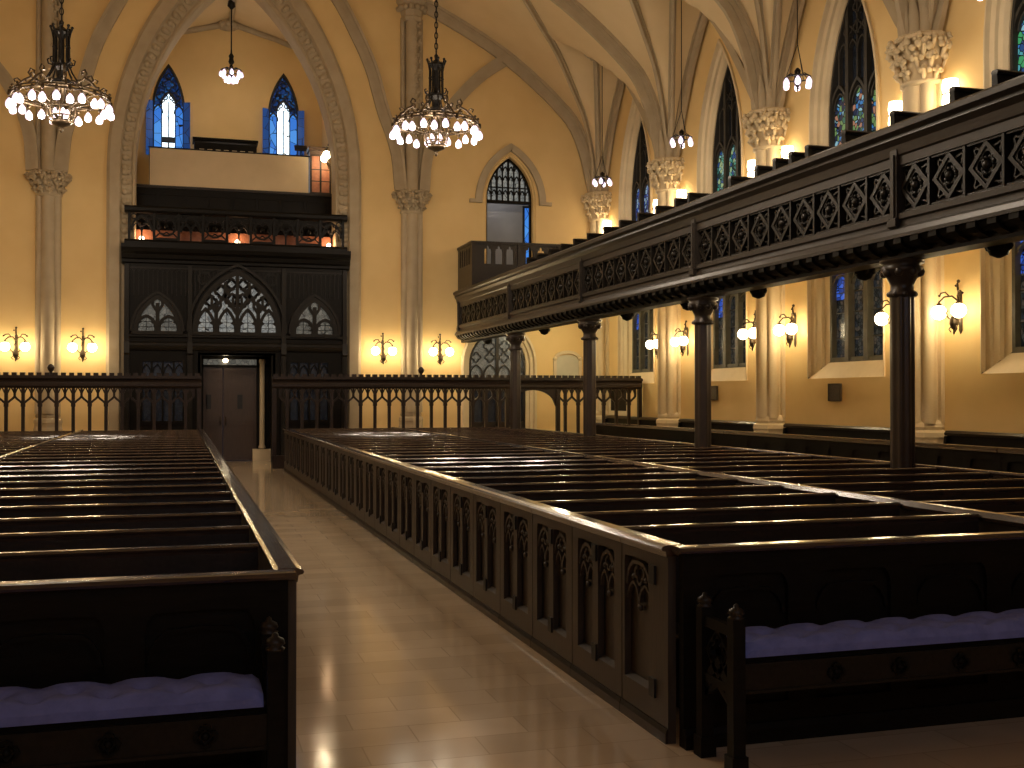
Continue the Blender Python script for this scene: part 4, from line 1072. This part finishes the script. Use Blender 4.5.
# ---- benches with tufted cushions
def bench(sx, loc, L, dp, lab, hf):
    """sx = direction of the bench from its visible end; front towards -y"""
    r = thing('bench', lab, 'bench', loc); X = lambda a, b: (min(sx*a, sx*b), max(sx*a, sx*b))
    for nm, at in (('near', 0), ('far', L)):
        e = MB(); fr = frame((sx*at, 0, 0), (0,1,0), (-sx,0,0))
        for y in (-dp, 0):
            e.box(sx*at-.032, sx*at+.032, y-.032, y+.032, 0, hf)
            e.box(sx*at-.042, sx*at+.042, y-.042, y+.042, .0, .1)
        e.box(sx*at-.02, sx*at+.02, -dp, 0, hf-.09, hf-.04); e.box(sx*at-.02, sx*at+.02, -dp, 0, hf-.36, hf-.32)
        c = -dp/2
        e.ribbon(fr, [(c-.11,hf-.2),(c,hf-.09),(c+.11,hf-.2),(c,hf-.31)], .025, -.015, .015, True)
        e.ribbon(fr, foil(c, hf-.2, .085), .02, -.015, .015, True)
        e.ribbon(fr, [(-dp,hf-.44),(c-.06,hf-.38),(c,hf-.35),(c+.06,hf-.38),(0,hf-.44)], .03, -.015, .015)
        e.ribbon(fr, [(-dp+.03,.32),(-dp+.09,.44),(c,.5),(-.09,.44),(-.03,.32)], .05, -.015, .015)
        E_ = obj('end_frame', e, M['black'], r)
        for y in (-dp, 0):
            obj('finial', MB().lathe([(.036,0),(.04,.008),(.026,.014),(.04,.026),(.034,.045),(.014,.055),(.012,.066),(.003,.072)], (sx*at, y, hf), 12), M['wood'], E_)
    fr = frame((0, -dp, 0), (1,0,0), (0,-1,0)); rl = MB(); a, b = X(.03, L-.03)
    rl.box(a, b, -dp-.015, -dp+.02, .395, .53); rl.box(a, b, -dp-.022, -dp-.015, .518, .532); rl.box(a, b, -dp-.022, -dp-.015, .39, .405)
    obj('seat_rail', rl, M['front'], r)
    q = a + .5
    while q < b - .2:
        rs = MB(); rs.ribbon(fr, foil(q, .462, .04), .014, .015, .03, True); rs.ball(fr(q, .462, .015), .018, 6, 4); q += .36
        obj('rosette', rs, M['black'], r)
    obj('seat_board', MB().box(a, b, -dp+.02, .0, .515, .555), M['black'], r)
    cu = MB(); nx = int(L/.03); ny = 16; top = .645; rows = []
    tx = .27; tuf = [(.1 + tx*i + (tx/2 if j % 2 else 0), (.24, .52, .80)[j]) for j in range(3) for i in range(int(L/tx)+1)]
    for i in range(nx + 1):
        u = .045 + (L - .09)*i/nx; row = []
        for j in range(ny + 1):
            v = j/ny
            e = min(1, min(u-.045, L-.045-u)/.05); ev = min(1, min(v, 1-v)/.14)
            z = top - .035*(1 - math.sqrt(max(0, 1-(1-e)**2))) - .05*(1 - math.sqrt(max(0, 1-(1-ev)**2)))
            for (a_, b_) in tuf:
                if abs(u-a_) < .13:
                    d2_ = ((u-a_)**2 + ((v-b_)*(dp-.05))**2)
                    z -= .034*math.exp(-d2_/.0007) + .018*math.exp(-d2_/.0035)
            row.append((sx*u, -dp - .005 + (dp-.02)*v, z))
        rows.append(row)
    n = ny + 1
    cu.add([p for r_ in rows for p in r_], [(i*n+j, i*n+j+1, (i+1)*n+j+1, (i+1)*n+j) for i in range(nx) for j in range(ny)], True)
    bot = [[(x, y, .557) for x, y, z in (r_[0], r_[-1])] for r_ in rows]
    cu.strip([r_[0] for r_ in rows], [b_[0] for b_ in bot]); cu.strip([r_[-1] for r_ in rows], [b_[1] for b_ in bot])
    cu.strip(rows[0], [(x, y, .557) for x, y, z in rows[0]]); cu.strip(rows[-1], [(x, y, .557) for x, y, z in rows[-1]])
    C_ = obj('cushion', cu, M['velvet'], r)
    bt = MB()
    for a_, b_ in tuf:
        if .06 < a_ < L-.06: bt.ball((sx*a_, -dp - .005 + (dp-.02)*b_, top-.032), .011, 6, 4, (1,1,.5))
    obj('cushion_button', bt, M['velvet'], C_)
    return r
bench(1, (2.53, 5.08, 0), 4.6, .33, 'carved oak bench with a long tufted blue cushion on the gallery side of the aisle', .745)
bench(-1, (.37, 4.89, 0), 4.4, .33, 'shadowed bench with a tufted blue cushion across the aisle from the gallery side', .78)

# ---- pews and panelling along the side wall beyond the side aisle
for j, (y0, y1, lab) in enumerate(((4.0, 12.2, 'dark low side-aisle partition beside the iron column closest in size to the viewer'), (12.22, 19.9, 'dark low side-aisle partition between the third and fourth columns from the back wall'), (19.92, 27.6, 'dark low side-aisle partition stretching up to the arcaded oak rail'))):
    r = thing('side_pew_front', lab, 'partition', (10.4, (y0+y1)/2, 0))
    t = MB(); fr = frame((10.4,0,0), (0,1,0), (-1,0,0)); n = round((y1-y0)/.7); w_ = (y1-y0)/n
    holes = [(arch(w_*.36, .85, .1, 4, y0+w_*(i+.5)), .25) for i in range(n)]
    holed(t, fr, y0, y1, 0, 1.06, holes, 0); holed(t, fr, y0, y1, 0, 1.06, [], -.04)
    wpart('panelling', t, M['black'], r)
    wpart('cap_rail', MB().prism([(10.34,1.06),(10.33,1.09),(10.35,1.125),(10.47,1.125),(10.49,1.09),(10.46,1.06)], 'y', y0, y1), M['cap'], r)
for k in range(1, 6):
    y0, y1 = YK[k] + .55, YK[k-1] - .55
    r = thing('wall_bench', 'dark high-backed bench against the side wall under the %s window from the back wall' % ORD[k-1], 'bench', (11.9, (y0+y1)/2, 0), 'benches along the side wall')
    wpart('back_panel', MB().box(12.1, 12.17, y0, y1, 0, 1.16), M['black'], r)
    wpart('top_rail', MB().prism([(12.05,1.16),(12.04,1.2),(12.08,1.24),(12.18,1.24),(12.18,1.16)], 'y', y0, y1), M['wood'], r)
    wpart('seat', MB().box(11.65, 12.1, y0, y1, .41, .46), M['black'], r)
    for y in (y0 + .03, y1 - .03): wpart('end_panel', MB().prism([(12.1,0),(11.62,0),(11.62,.6),(11.72,.68),(11.98,.72),(12.04,1.15),(12.1,1.15)], 'y', y-.03, y+.03), M['black'], r)

# ---- arcaded oak screen across the back of the nave
SY = 28.2
def screen(x0, x1, lab, gate=None, fin=()):
    r = thing('arcaded_screen', lab, 'screen', ((x0+x1)/2, SY, 0)); fr = frame((0, SY, 0), (1,0,0), (0,-1,0))
    tp = MB(); tp.prism([(SY-.06,2.0),(SY-.09,2.05),(SY-.09,2.11),(SY-.06,2.15),(SY-.07,2.2),(SY-.12,2.23),(SY-.12,2.28),(SY+.12,2.28),(SY+.12,2.23),(SY+.07,2.2),(SY+.06,2.0)], 'x', x0, x1)
    wpart('top_rail', tp, M['screen'], r)
    cr = MB(); n = round((x1-x0)/.178); w_ = (x1-x0)/n
    for i in range(n): cr.box(x0+w_*(i+.2), x0+w_*(i+.8), SY-.07, SY+.07, 2.28, 2.365)
    cr.box(x0, x1, SY-.08, SY+.08, 2.28, 2.3); wpart('cresting', cr, M['screen'], r)
    for a, b in ([(x0, x1)] if not gate else [(x0, gate[0]), (gate[1], x1)]):
        bs = MB(); bs.box(a, b, SY-.08, SY+.08, 0, .28); bs.box(a, b, SY-.1, SY+.1, .28, .33); wpart('base_rail', bs, M['screen'], r)
    sp_ = .366; m = round((x1-x0)/sp_); sp_ = (x1-x0)/m
    bl = MB(); bl.box(-.038, .038, -.038, .038, .33, 2.0); bl.box(-.05,.05,-.045,.045,1.56,1.62); bl.prism([(-.05,1.62),(.05,1.62),(.032,1.7),(-.032,1.7)], 'y', -.04, .04); bl.box(-.045,.045,-.045,.045,.33,.42)
    f0 = frame((0,0,0), (1,0,0), (0,-1,0))
    for s in (-1, 1):
        bl.ribbon(f0, [(0,1.62),(s*.08,1.7),(s*.14,1.75),(s*(sp_/2),1.8)], .05, -.025, .025)
        bl.ribbon(f0, [(s*.03,1.88),(s*.07,1.97),(s*sp_/4,2.03)], .03, -.025, .025); bl.ribbon(f0, [(s*sp_*.47,1.88),(s*sp_*.36,1.97),(s*sp_/4,2.03)], .03, -.025, .025)
    B_ = bl.mesh('baluster')
    mt = MB(); mt.box(-.026,.026,-.025,.025,1.78,2.0); MT = mt.mesh('muntin')
    for i in range(1, m):
        x = x0 + sp_*i
        if gate and gate[0] - .05 < x < gate[1] + .05: continue
        o = obj('baluster', B_, M['screen'], r); o.location = (x - (x0+x1)/2, 0, 0)
    for i in range(m):
        x = x0 + sp_*(i+.5)
        if gate and gate[0] - .05 < x < gate[1] + .05: continue
        o = obj('muntin', MT, M['screen'], r); o.location = (x - (x0+x1)/2, 0, 0)
    ps = [x0 + .05, x1 - .05] + (list(gate) if gate else [])
    for x in ps: wpart('post', MB().box(x-.05, x+.05, SY-.06, SY+.06, 0, 2.1), M['screen'], r)
    if gate:
        c, h = (gate[0]+gate[1])/2, (gate[1]-gate[0])/2
        ga = MB(); A = flat_arch(h-.04, 1.55, .45, 8, c)
        holed(ga, fr, gate[0], gate[1], 1.5, 2.06, [(A, 1.4)], .025); holed(ga, fr, gate[0], gate[1], 1.5, 2.06, [(A, 1.4)], -.025)
        steps(ga, fr, [(A, .025), (A, -.025)]); ga.ribbon(fr, A, .06, -.04, .04)
        wpart('gate_arch', ga, M['screen'], r)
    for x in fin:
        wpart('finial', MB().lathe([(.06,2.28),(.05,2.34),(.03,2.38),(.07,2.43),(.085,2.48),(.06,2.54),(.01,2.57)], (x,SY,0), 10), M['screen'], r)
    return r
screen(-9.0, .50, 'arcaded dark oak rail with a notched top, on the side opposite the gallery', None, (-2.92,))
screen(2.20, 12.14, 'arcaded dark oak rail with a notched top and arched gate, running under the gallery', (8.3, 9.72), (5.98,))
# ------------------------------------------------------------------ chandeliers
def ring(r, z, tr=.02, n=32, c=(0,0)):
    return [(c[0] + r*math.cos(2*PI*i/n), c[1] + r*math.sin(2*PI*i/n), z) for i in range(n + 1)]
BULB = MB().lathe([(.012,0),(.026,-.02),(.05,-.06),(.058,-.11),(.045,-.155),(.01,-.172)], (0,0,0), 10).mesh('bulb')
HOLD = MB().lathe([(.01,.09),(.03,.07),(.034,.0),(.03,-.02),(.01,-.03)], (0,0,0), 8).mesh('lamp_holder')
def chandelier(loc, lab, zc, boost=1.):
    """origin at the lamp ring"""
    r = thing('chandelier', lab, 'chandelier', loc, 'large ring chandeliers of the nave')
    R = .92
    h = MB()
    for z, rr in ((.06, R), (.12, R), (.06, R-.05)): h.tube(ring(rr, z), .016, 6)
    for i in range(24):
        a = 2*PI*(i+.5)/24; h.ball((R*math.cos(a), R*math.sin(a), .17), .03, 6, 4)
    obj('hoop', h, M['bronze'], r)
    ln = MB()
    ln.lathe([(.02,1.62),(.05,1.58),(.03,1.5),(.11,1.44),(.17,1.40),(.18,1.36),(.10,1.32),(.06,1.25),(.06,.8),(.10,.76),(.17,.72),(.17,.68),(.10,.6),(.09,.46),(.2,.42),(.2,.38),(.1,.34)], (0,0,0), 8, smooth=False)
    for i in range(8):
        a = 2*PI*i/8; c, s = math.cos(a), math.sin(a)
        ln.tube([(.155*c,.155*s,.70),(.145*c,.145*s,.9),(.145*c,.145*s,1.25),(.17*c,.17*s,1.38),(.2*c,.2*s,1.46)], .02, 6); ln.ball((.2*c,.2*s,1.48), .032, 6, 4)
        ln.tube([(.155*c,.155*s,.70),(.2*c,.2*s,.58),(.26*c,.26*s,.48),(.3*c,.3*s,.42)], .018, 5); ln.ball((.145*c,.145*s,1.08), .03, 6, 4)
        ln.tube([(.17*c,.17*s,.72),(.24*c,.24*s,.74),(.26*c,.26*s,.82),(.22*c,.22*s,.84)], .016, 5)
    obj('lantern_body', ln, M['iron'], r)
    for i in range(8):
        a = 2*PI*(i+.25)/8; c, s = math.cos(a), math.sin(a); m = MB()
        P = lambda q: [(x*c, x*s, z) for x, z in q]
        m.tube(P([(.24,.4),(.38,.34),(.52,.38),(.6,.5),(.56,.58),(.49,.55),(.5,.49)]), .022, 6)
        m.tube(P([(.55,.42),(.68,.34),(.8,.22),(R,.12)]), .024, 6)
        m.tube(P([(.72,.3),(.8,.36),(.86,.33),(.83,.28)]), .016, 5); m.tube(P([(.22,-.1),(.5,.0),(.75,.06),(R,.06)]), .014, 5)
        obj('scroll_arm', m, M['bronze'], r)
    bk = MB()
    bk.lathe([(.2,.34),(.1,.2),(.08,-.02),(.12,-.06)], (0,0,0), 10)
    for z, rr in ((-.12,.25), (-.3,.24), (-.42,.19)): bk.tube(ring(rr, z, n=20), .016, 6)
    for i in range(8):
        a = 2*PI*i/8; c, s = math.cos(a), math.sin(a)
        bk.tube([(.14*c,.14*s,.2),(.23*c,.23*s,.05),(.26*c,.26*s,-.1),(.25*c,.25*s,-.28),(.19*c,.19*s,-.42)], .016, 5)
    bk.lathe([(.2,-.40),(.22,-.42),(.17,-.46),(.08,-.5),(.03,-.53),(.05,-.57),(.01,-.62)], (0,0,0), 12)
    obj('lower_basket', bk, M['bronze'], r)
    n = 24
    for i in range(n):
        a = 2*PI*i/n; rr = R + (.03 if i % 2 else -.03)
        q = obj('lamp_holder', HOLD, M['bronze'], r); q.location = (rr*math.cos(a), rr*math.sin(a), 0.02)
        b = obj('bulb', BULB, M['bulb'], r, label='glowing white bulb'); b.location = (rr*math.cos(a), rr*math.sin(a), 0.0 - (.06 if i % 2 else 0)); b.scale = (1.25,1.25,1.15)
    for i in range(4):
        a = 2*PI*i/4 + .4
        b = obj('bulb', BULB, M['bulb'], r, label='small glowing bulb inside the basket'); b.location = (.12*math.cos(a), .12*math.sin(a), -.14); b.scale = (.7,.7,.7)
    ch = MB(); z = 1.6; k = 0; top = zc - loc[2]
    while z < top:
        a = .034 if k % 2 else 0; b = 0 if k % 2 else .034
        ch.tube([(a*math.cos(t), b*math.cos(t), z + .08 + .075*math.sin(t)) for t in [2*PI*j/10 for j in range(11)]], .012, 5); z += .115; k += 1
    ch.tube([(0,0,1.6),(0,0,top)], .008, 4)
    obj('chain', ch, M['iron'], r)
    for i in range(6):
        a = 2*PI*i/6 + .13
        light('chandelier_light', (R*math.cos(a), R*math.sin(a), -.28), CH_POW*boost, CH_COL, .12, r)
    return r
CH_POW, CH_COL = 66, (1., .84, .63)
ym = YK[0] - BAY*1.5
chandelier((-2.28, ym, 7.66), 'large iron ring chandelier of white bulbs hanging before the wall shaft opposite the gallery', 13.9)
chandelier((5.34, ym, 7.66), 'large iron ring chandelier of white bulbs hanging between the great arch and the gallery', 13.75)

chandelier((5.34, ym - 2*BAY, 7.66), 'unseen iron ring chandelier added over the middle of the pews on the gallery side', 13.75, 1.4)  # this pair is out of view, added to brighten pews and floor
chandelier((-2.28, ym - 2*BAY, 7.66), 'unseen iron ring chandelier added over the middle of the pews opposite the gallery', 13.9, 1.4)

def pendant(loc, lab, top, n, R, tiers, cat='hanging lamp', name='hanging_lamp', grp=None, split=.5):
    r = thing(name, lab, cat, loc, grp)
    b = MB(); b.tube(ring(R, .06, n=20), .014, 6); b.lathe([(.02,.25),(.06,.2),(.05,.1),(.08,.02),(.06,-.06),(.02,-.12),(.03,-.15),(.005,-.2)], (0,0,0), 10)
    for i in range(n):
        a = 2*PI*i/n; b.tube([(.05*math.cos(a),.05*math.sin(a),.1),(R*.6*math.cos(a),R*.6*math.sin(a),.13),(R*math.cos(a),R*math.sin(a),.06)], .011, 5)
    obj('lamp_frame', b, M['iron'], r)
    for t in range(tiers):
        for i in range(n):
            a = 2*PI*(i + .5*t)/n; rr = R*(1 - .45*t)
            q = obj('bulb', BULB, M['bulb'], r, label='glowing white bulb'); q.location = (rr*math.cos(a), rr*math.sin(a), .04 - .16*t)
    c = MB(); h = top - loc[2]
    if split:
        for i in range(3):
            a = 2*PI*i/3 + .5; c.tube([(R*.9*math.cos(a),R*.9*math.sin(a),.07),(0,0,split+.2)], .008, 4)
        c.tube([(0,0,split+.2),(0,0,h)], .011, 5)
    else:
        z = .2
        c.lathe([(.05,.25),(.09,.32),(.06,.42),(.08,.5),(.03,.58),(.02,.7)], (0,0,0), 8); c.tube([(0,0,.5),(0,0,h)], .02, 6); c.lathe([(.02,h-.3),(.12,h-.2),(.1,h-.05),(.03,h)], (0,0,0), 8)
    obj('suspension', c, M['iron'], r)
    return r
for k, lab in ((0, 'small hanging lamp of white bulbs above the gallery, first bay from the back wall'), (1, 'small hanging lamp of white bulbs above the gallery, second bay from the back wall'),
               (2, 'small hanging lamp of white bulbs above the gallery, third bay from the back wall'), (3, 'small hanging lamp of white bulbs above the gallery, fourth bay from the back wall')):
    p = pendant((11.2, YK[k] - BAY/2, 7.78), lab, 11.2, 6, .24, 1, grp='small hanging lamps over the gallery')
    light('hanging_lamp_light', (0,0,-.32), SM_POW, CH_COL, .1, p) if (SM_POW := 26) else None
p = pendant((1.43, 33.9, 11.42), 'small iron chandelier with white bulbs hanging inside the tower room under the great arch', 13.6, 8, .3, 2, 'chandelier', 'chandelier', None, 0)
for a in (0.5, 2.6, 4.7): light('chandelier_light', (.4*math.cos(a), .4*math.sin(a), -.4), 11, CH_COL, .1, p)

# ------------------------------------------------------------------ wall sconces
def sconce(loc, lab, rz, grp, proto=[None]):
    """wall at local +y, room towards -y"""
    if proto[0] is not None: return dup(proto[0], loc, lab, rz, grp)
    r = thing('wall_sconce', lab, 'wall sconce', loc, grp, rz); proto[0] = r
    f0 = frame((0,0,0), (1,0,0), (0,-1,0)); b = MB()
    b.add([f0(x, z, d) for d in (0,.02) for x, z in ((-.035,-.3),(0,-.36),(.035,-.3),(.035,.3),(0,.36),(-.035,.3))], [(0,1,2,3,4,5),(6,7,8,9,10,11)] + [(i,(i+1)%6,6+(i+1)%6,6+i) for i in range(6)])
    b.tube([(0,-.02,.28),(0,-.06,.36),(0,-.07,.46),(.0,-.04,.5)], [.02,.022,.018,.012], 6); b.ball((0,-.05,.5), .03, 6, 4); b.ball((-.05,-.06,.43), .022, 6, 4)
    obj('backplate', b, M['bronze'], r)
    for s in (-1, 1):
        a = MB()
        a.tube([(0,-.03,.16),(s*.07,-.12,.26),(s*.16,-.2,.25),(s*.24,-.24,.17),(s*.24,-.24,.13)], .016, 6)
        a.tube([(s*.1,-.14,.25),(s*.16,-.18,.33),(s*.24,-.2,.32),(s*.27,-.2,.28)], .014, 5); a.ball((s*.28,-.2,.28), .024, 6, 4)
        a.lathe([(.01,.16),(.045,.14),(.05,.1),(.02,.09)], (s*.24,-.24,0), 8)
        A = obj('arm', a, M['bronze'], r)
        obj('globe', MB().ball((s*.24,-.24,.0), .12, 14, 9), M['globe'], A, label='glowing frosted globe')
    k = MB()
    k.lathe([(.015,.12),(.04,.06),(.02,.0),(.03,-.06),(.07,-.12),(.075,-.2),(.045,-.27),(.015,-.3),(.02,-.34),(.004,-.38)], (0,-.14,0), 8, smooth=False)
    k.tube([(0,0,-.1),(0,-.07,-.06),(0,-.14,-.1)], .014, 5)
    for s in (-1, 1):
        k.tube([(s*.06,-.14,-.14),(s*.12,-.17,-.08),(s*.13,-.19,.0),(s*.09,-.18,.02)], .014, 5); k.tube([(s*.05,-.14,-.22),(s*.1,-.16,-.28),(s*.05,-.16,-.33)], .012, 5)
    obj('lower_scroll', k, M['bronze'], r)
    for s in (-1, 1): light('sconce_light', (s*.24,-.24,.0), SC_POW, SC_COL, .13, r)
    return r
SC_POW, SC_COL = 120, (1., .79, .47)
for x, lab in ((-4.07, 'lit bronze sconce, outer one of the pair flanking the shaft opposite the gallery'), (-2.45, 'lit bronze sconce between the great arch and the wall shaft opposite the gallery'),
               (5.51, 'lit bronze sconce between the great arch and the wall shaft towards the gallery'), (7.17, 'lit bronze sconce on the back wall between its shaft and the end of the gallery')):
    sconce((x, YB, 3.08), lab, 0, 'lit sconces on the back wall')
SD = 'lit bronze sconce under the gallery, '
for k, s, lab in ((1, 1, 'far side of the second wall shaft from the back'), (1, -1, 'near side of the second wall shaft from the back'), (2, 1, 'far side of the third wall shaft from the back'), (2, -1, 'near side of the third wall shaft from the back'),
                  (3, 1, 'half hidden behind the iron column'), (3, -1, 'near side of the fourth wall shaft from the back'), (4, 1, 'added out of view by the fifth wall shaft')):  # the last sconce is out of view, added for its light
    sconce((XW, YK[k] + s*.78, 3.18), SD + lab, -PI/2, 'lit sconces under the gallery')
gl = None
for k in range(0, 5):  # the pair closest to the camera is unseen, added for brightness
    for s in (1, -1):
        if k == 0 and s > 0: continue
        lab = 'frosted lamp above the gallery, %s side of the %s leafy capital from the back wall' % ('far' if s > 0 else 'near', ORD[k])
        loc = (XW, YK[k] + s*.72, 6.74)
        if gl is None:
            gl = thing('bracket_lamp', lab, 'wall lamp', loc, 'frosted lamps above the gallery', -PI/2)
            m = MB(); m.box(-.05,.05,-.02,0,-.2,.2); m.tube([(0,-.02,0),(.0,-.06,-.02),(0,-.1,0)], .015, 6)
            m.tube([(.125*math.cos(t), -.14+.125*math.sin(t)*1.0, 0) for t in [2*PI*j/16 for j in range(17)]], .012, 5)
            obj('bracket', m, M['bronze'], gl)
            obj('shade', MB().lathe([(.03,-.26),(.12,-.24),(.135,-.12),(.115,0),(.135,.12),(.12,.24),(.03,.26)], (0,-.14,0), 14), M['lamp'], gl, label='glowing frosted shade')
            light('bracket_lamp_light', (0,-.17,.0), GL_POW, (1., .74, .40), .15, gl) if (GL_POW := 42) else None
        else: dup(gl, loc, lab, -PI/2)
sc = sconce((TX1, 33.0, 8.9), 'lit bronze wall sconce beside the cupboard in the tower room under the great arch', -PI/2, 'tower room sconce')
del sc['group']
# warm lamps on the floor behind the parapet over the doors
for i, x in enumerate((-1.0, 1.5, 4.0)):
    f = thing('floor_lamp', ('small warm lamp behind the parapet end opposite the gallery side', 'small warm lamp behind the middle of the parapet over the doors', 'small warm lamp behind the parapet end towards the gallery side')[i], 'lamp', (x, 31.35, 5.84), 'lamps behind the parapet')
    obj('lamp_base', MB().lathe([(.06,0),(.06,.02),(.015,.03),(.015,.14)], (0,0,0), 10), M['bronze'], f)
    obj('lamp_shade', MB().ball((0,0,.2), .07, 10, 6), M['lamp'], f)
    light('parapet_light', (0,.1,.3), 9, (1,.6,.3), .08, f)
# ------------------------------------------------------------------ camera and view
cam = bpy.data.cameras.new('camera'); co = bpy.data.objects.new('camera', cam); COL.objects.link(co)
S.camera = co
F_PX = 1110.
yaw = math.atan((512 - 180) / F_PX); pit = math.atan((397 - 384) / F_PX * math.cos(yaw))
co.location = (0, 0, 1.8); co.rotation_euler = (PI/2 + pit, 0, -yaw)
cam.sensor_fit = 'HORIZONTAL'; cam.sensor_width = 36; cam.lens = F_PX / 1024 * 36
cam.clip_start = .05; cam.clip_end = 200
W = bpy.data.worlds.new('night'); S.world = W; W.use_nodes = True
W.node_tree.nodes['Background'].inputs[0].default_value = (.02,.03,.06,1); W.node_tree.nodes['Background'].inputs[1].default_value = .2
S.view_settings.view_transform = 'Standard'; S.view_settings.look = 'None'
S.view_settings.gamma = 1.; S.view_settings.use_curve_mapping = False
S.view_settings.exposure = 0.
for o in bpy.data.objects:
    if '_off' in o: del o['_off']
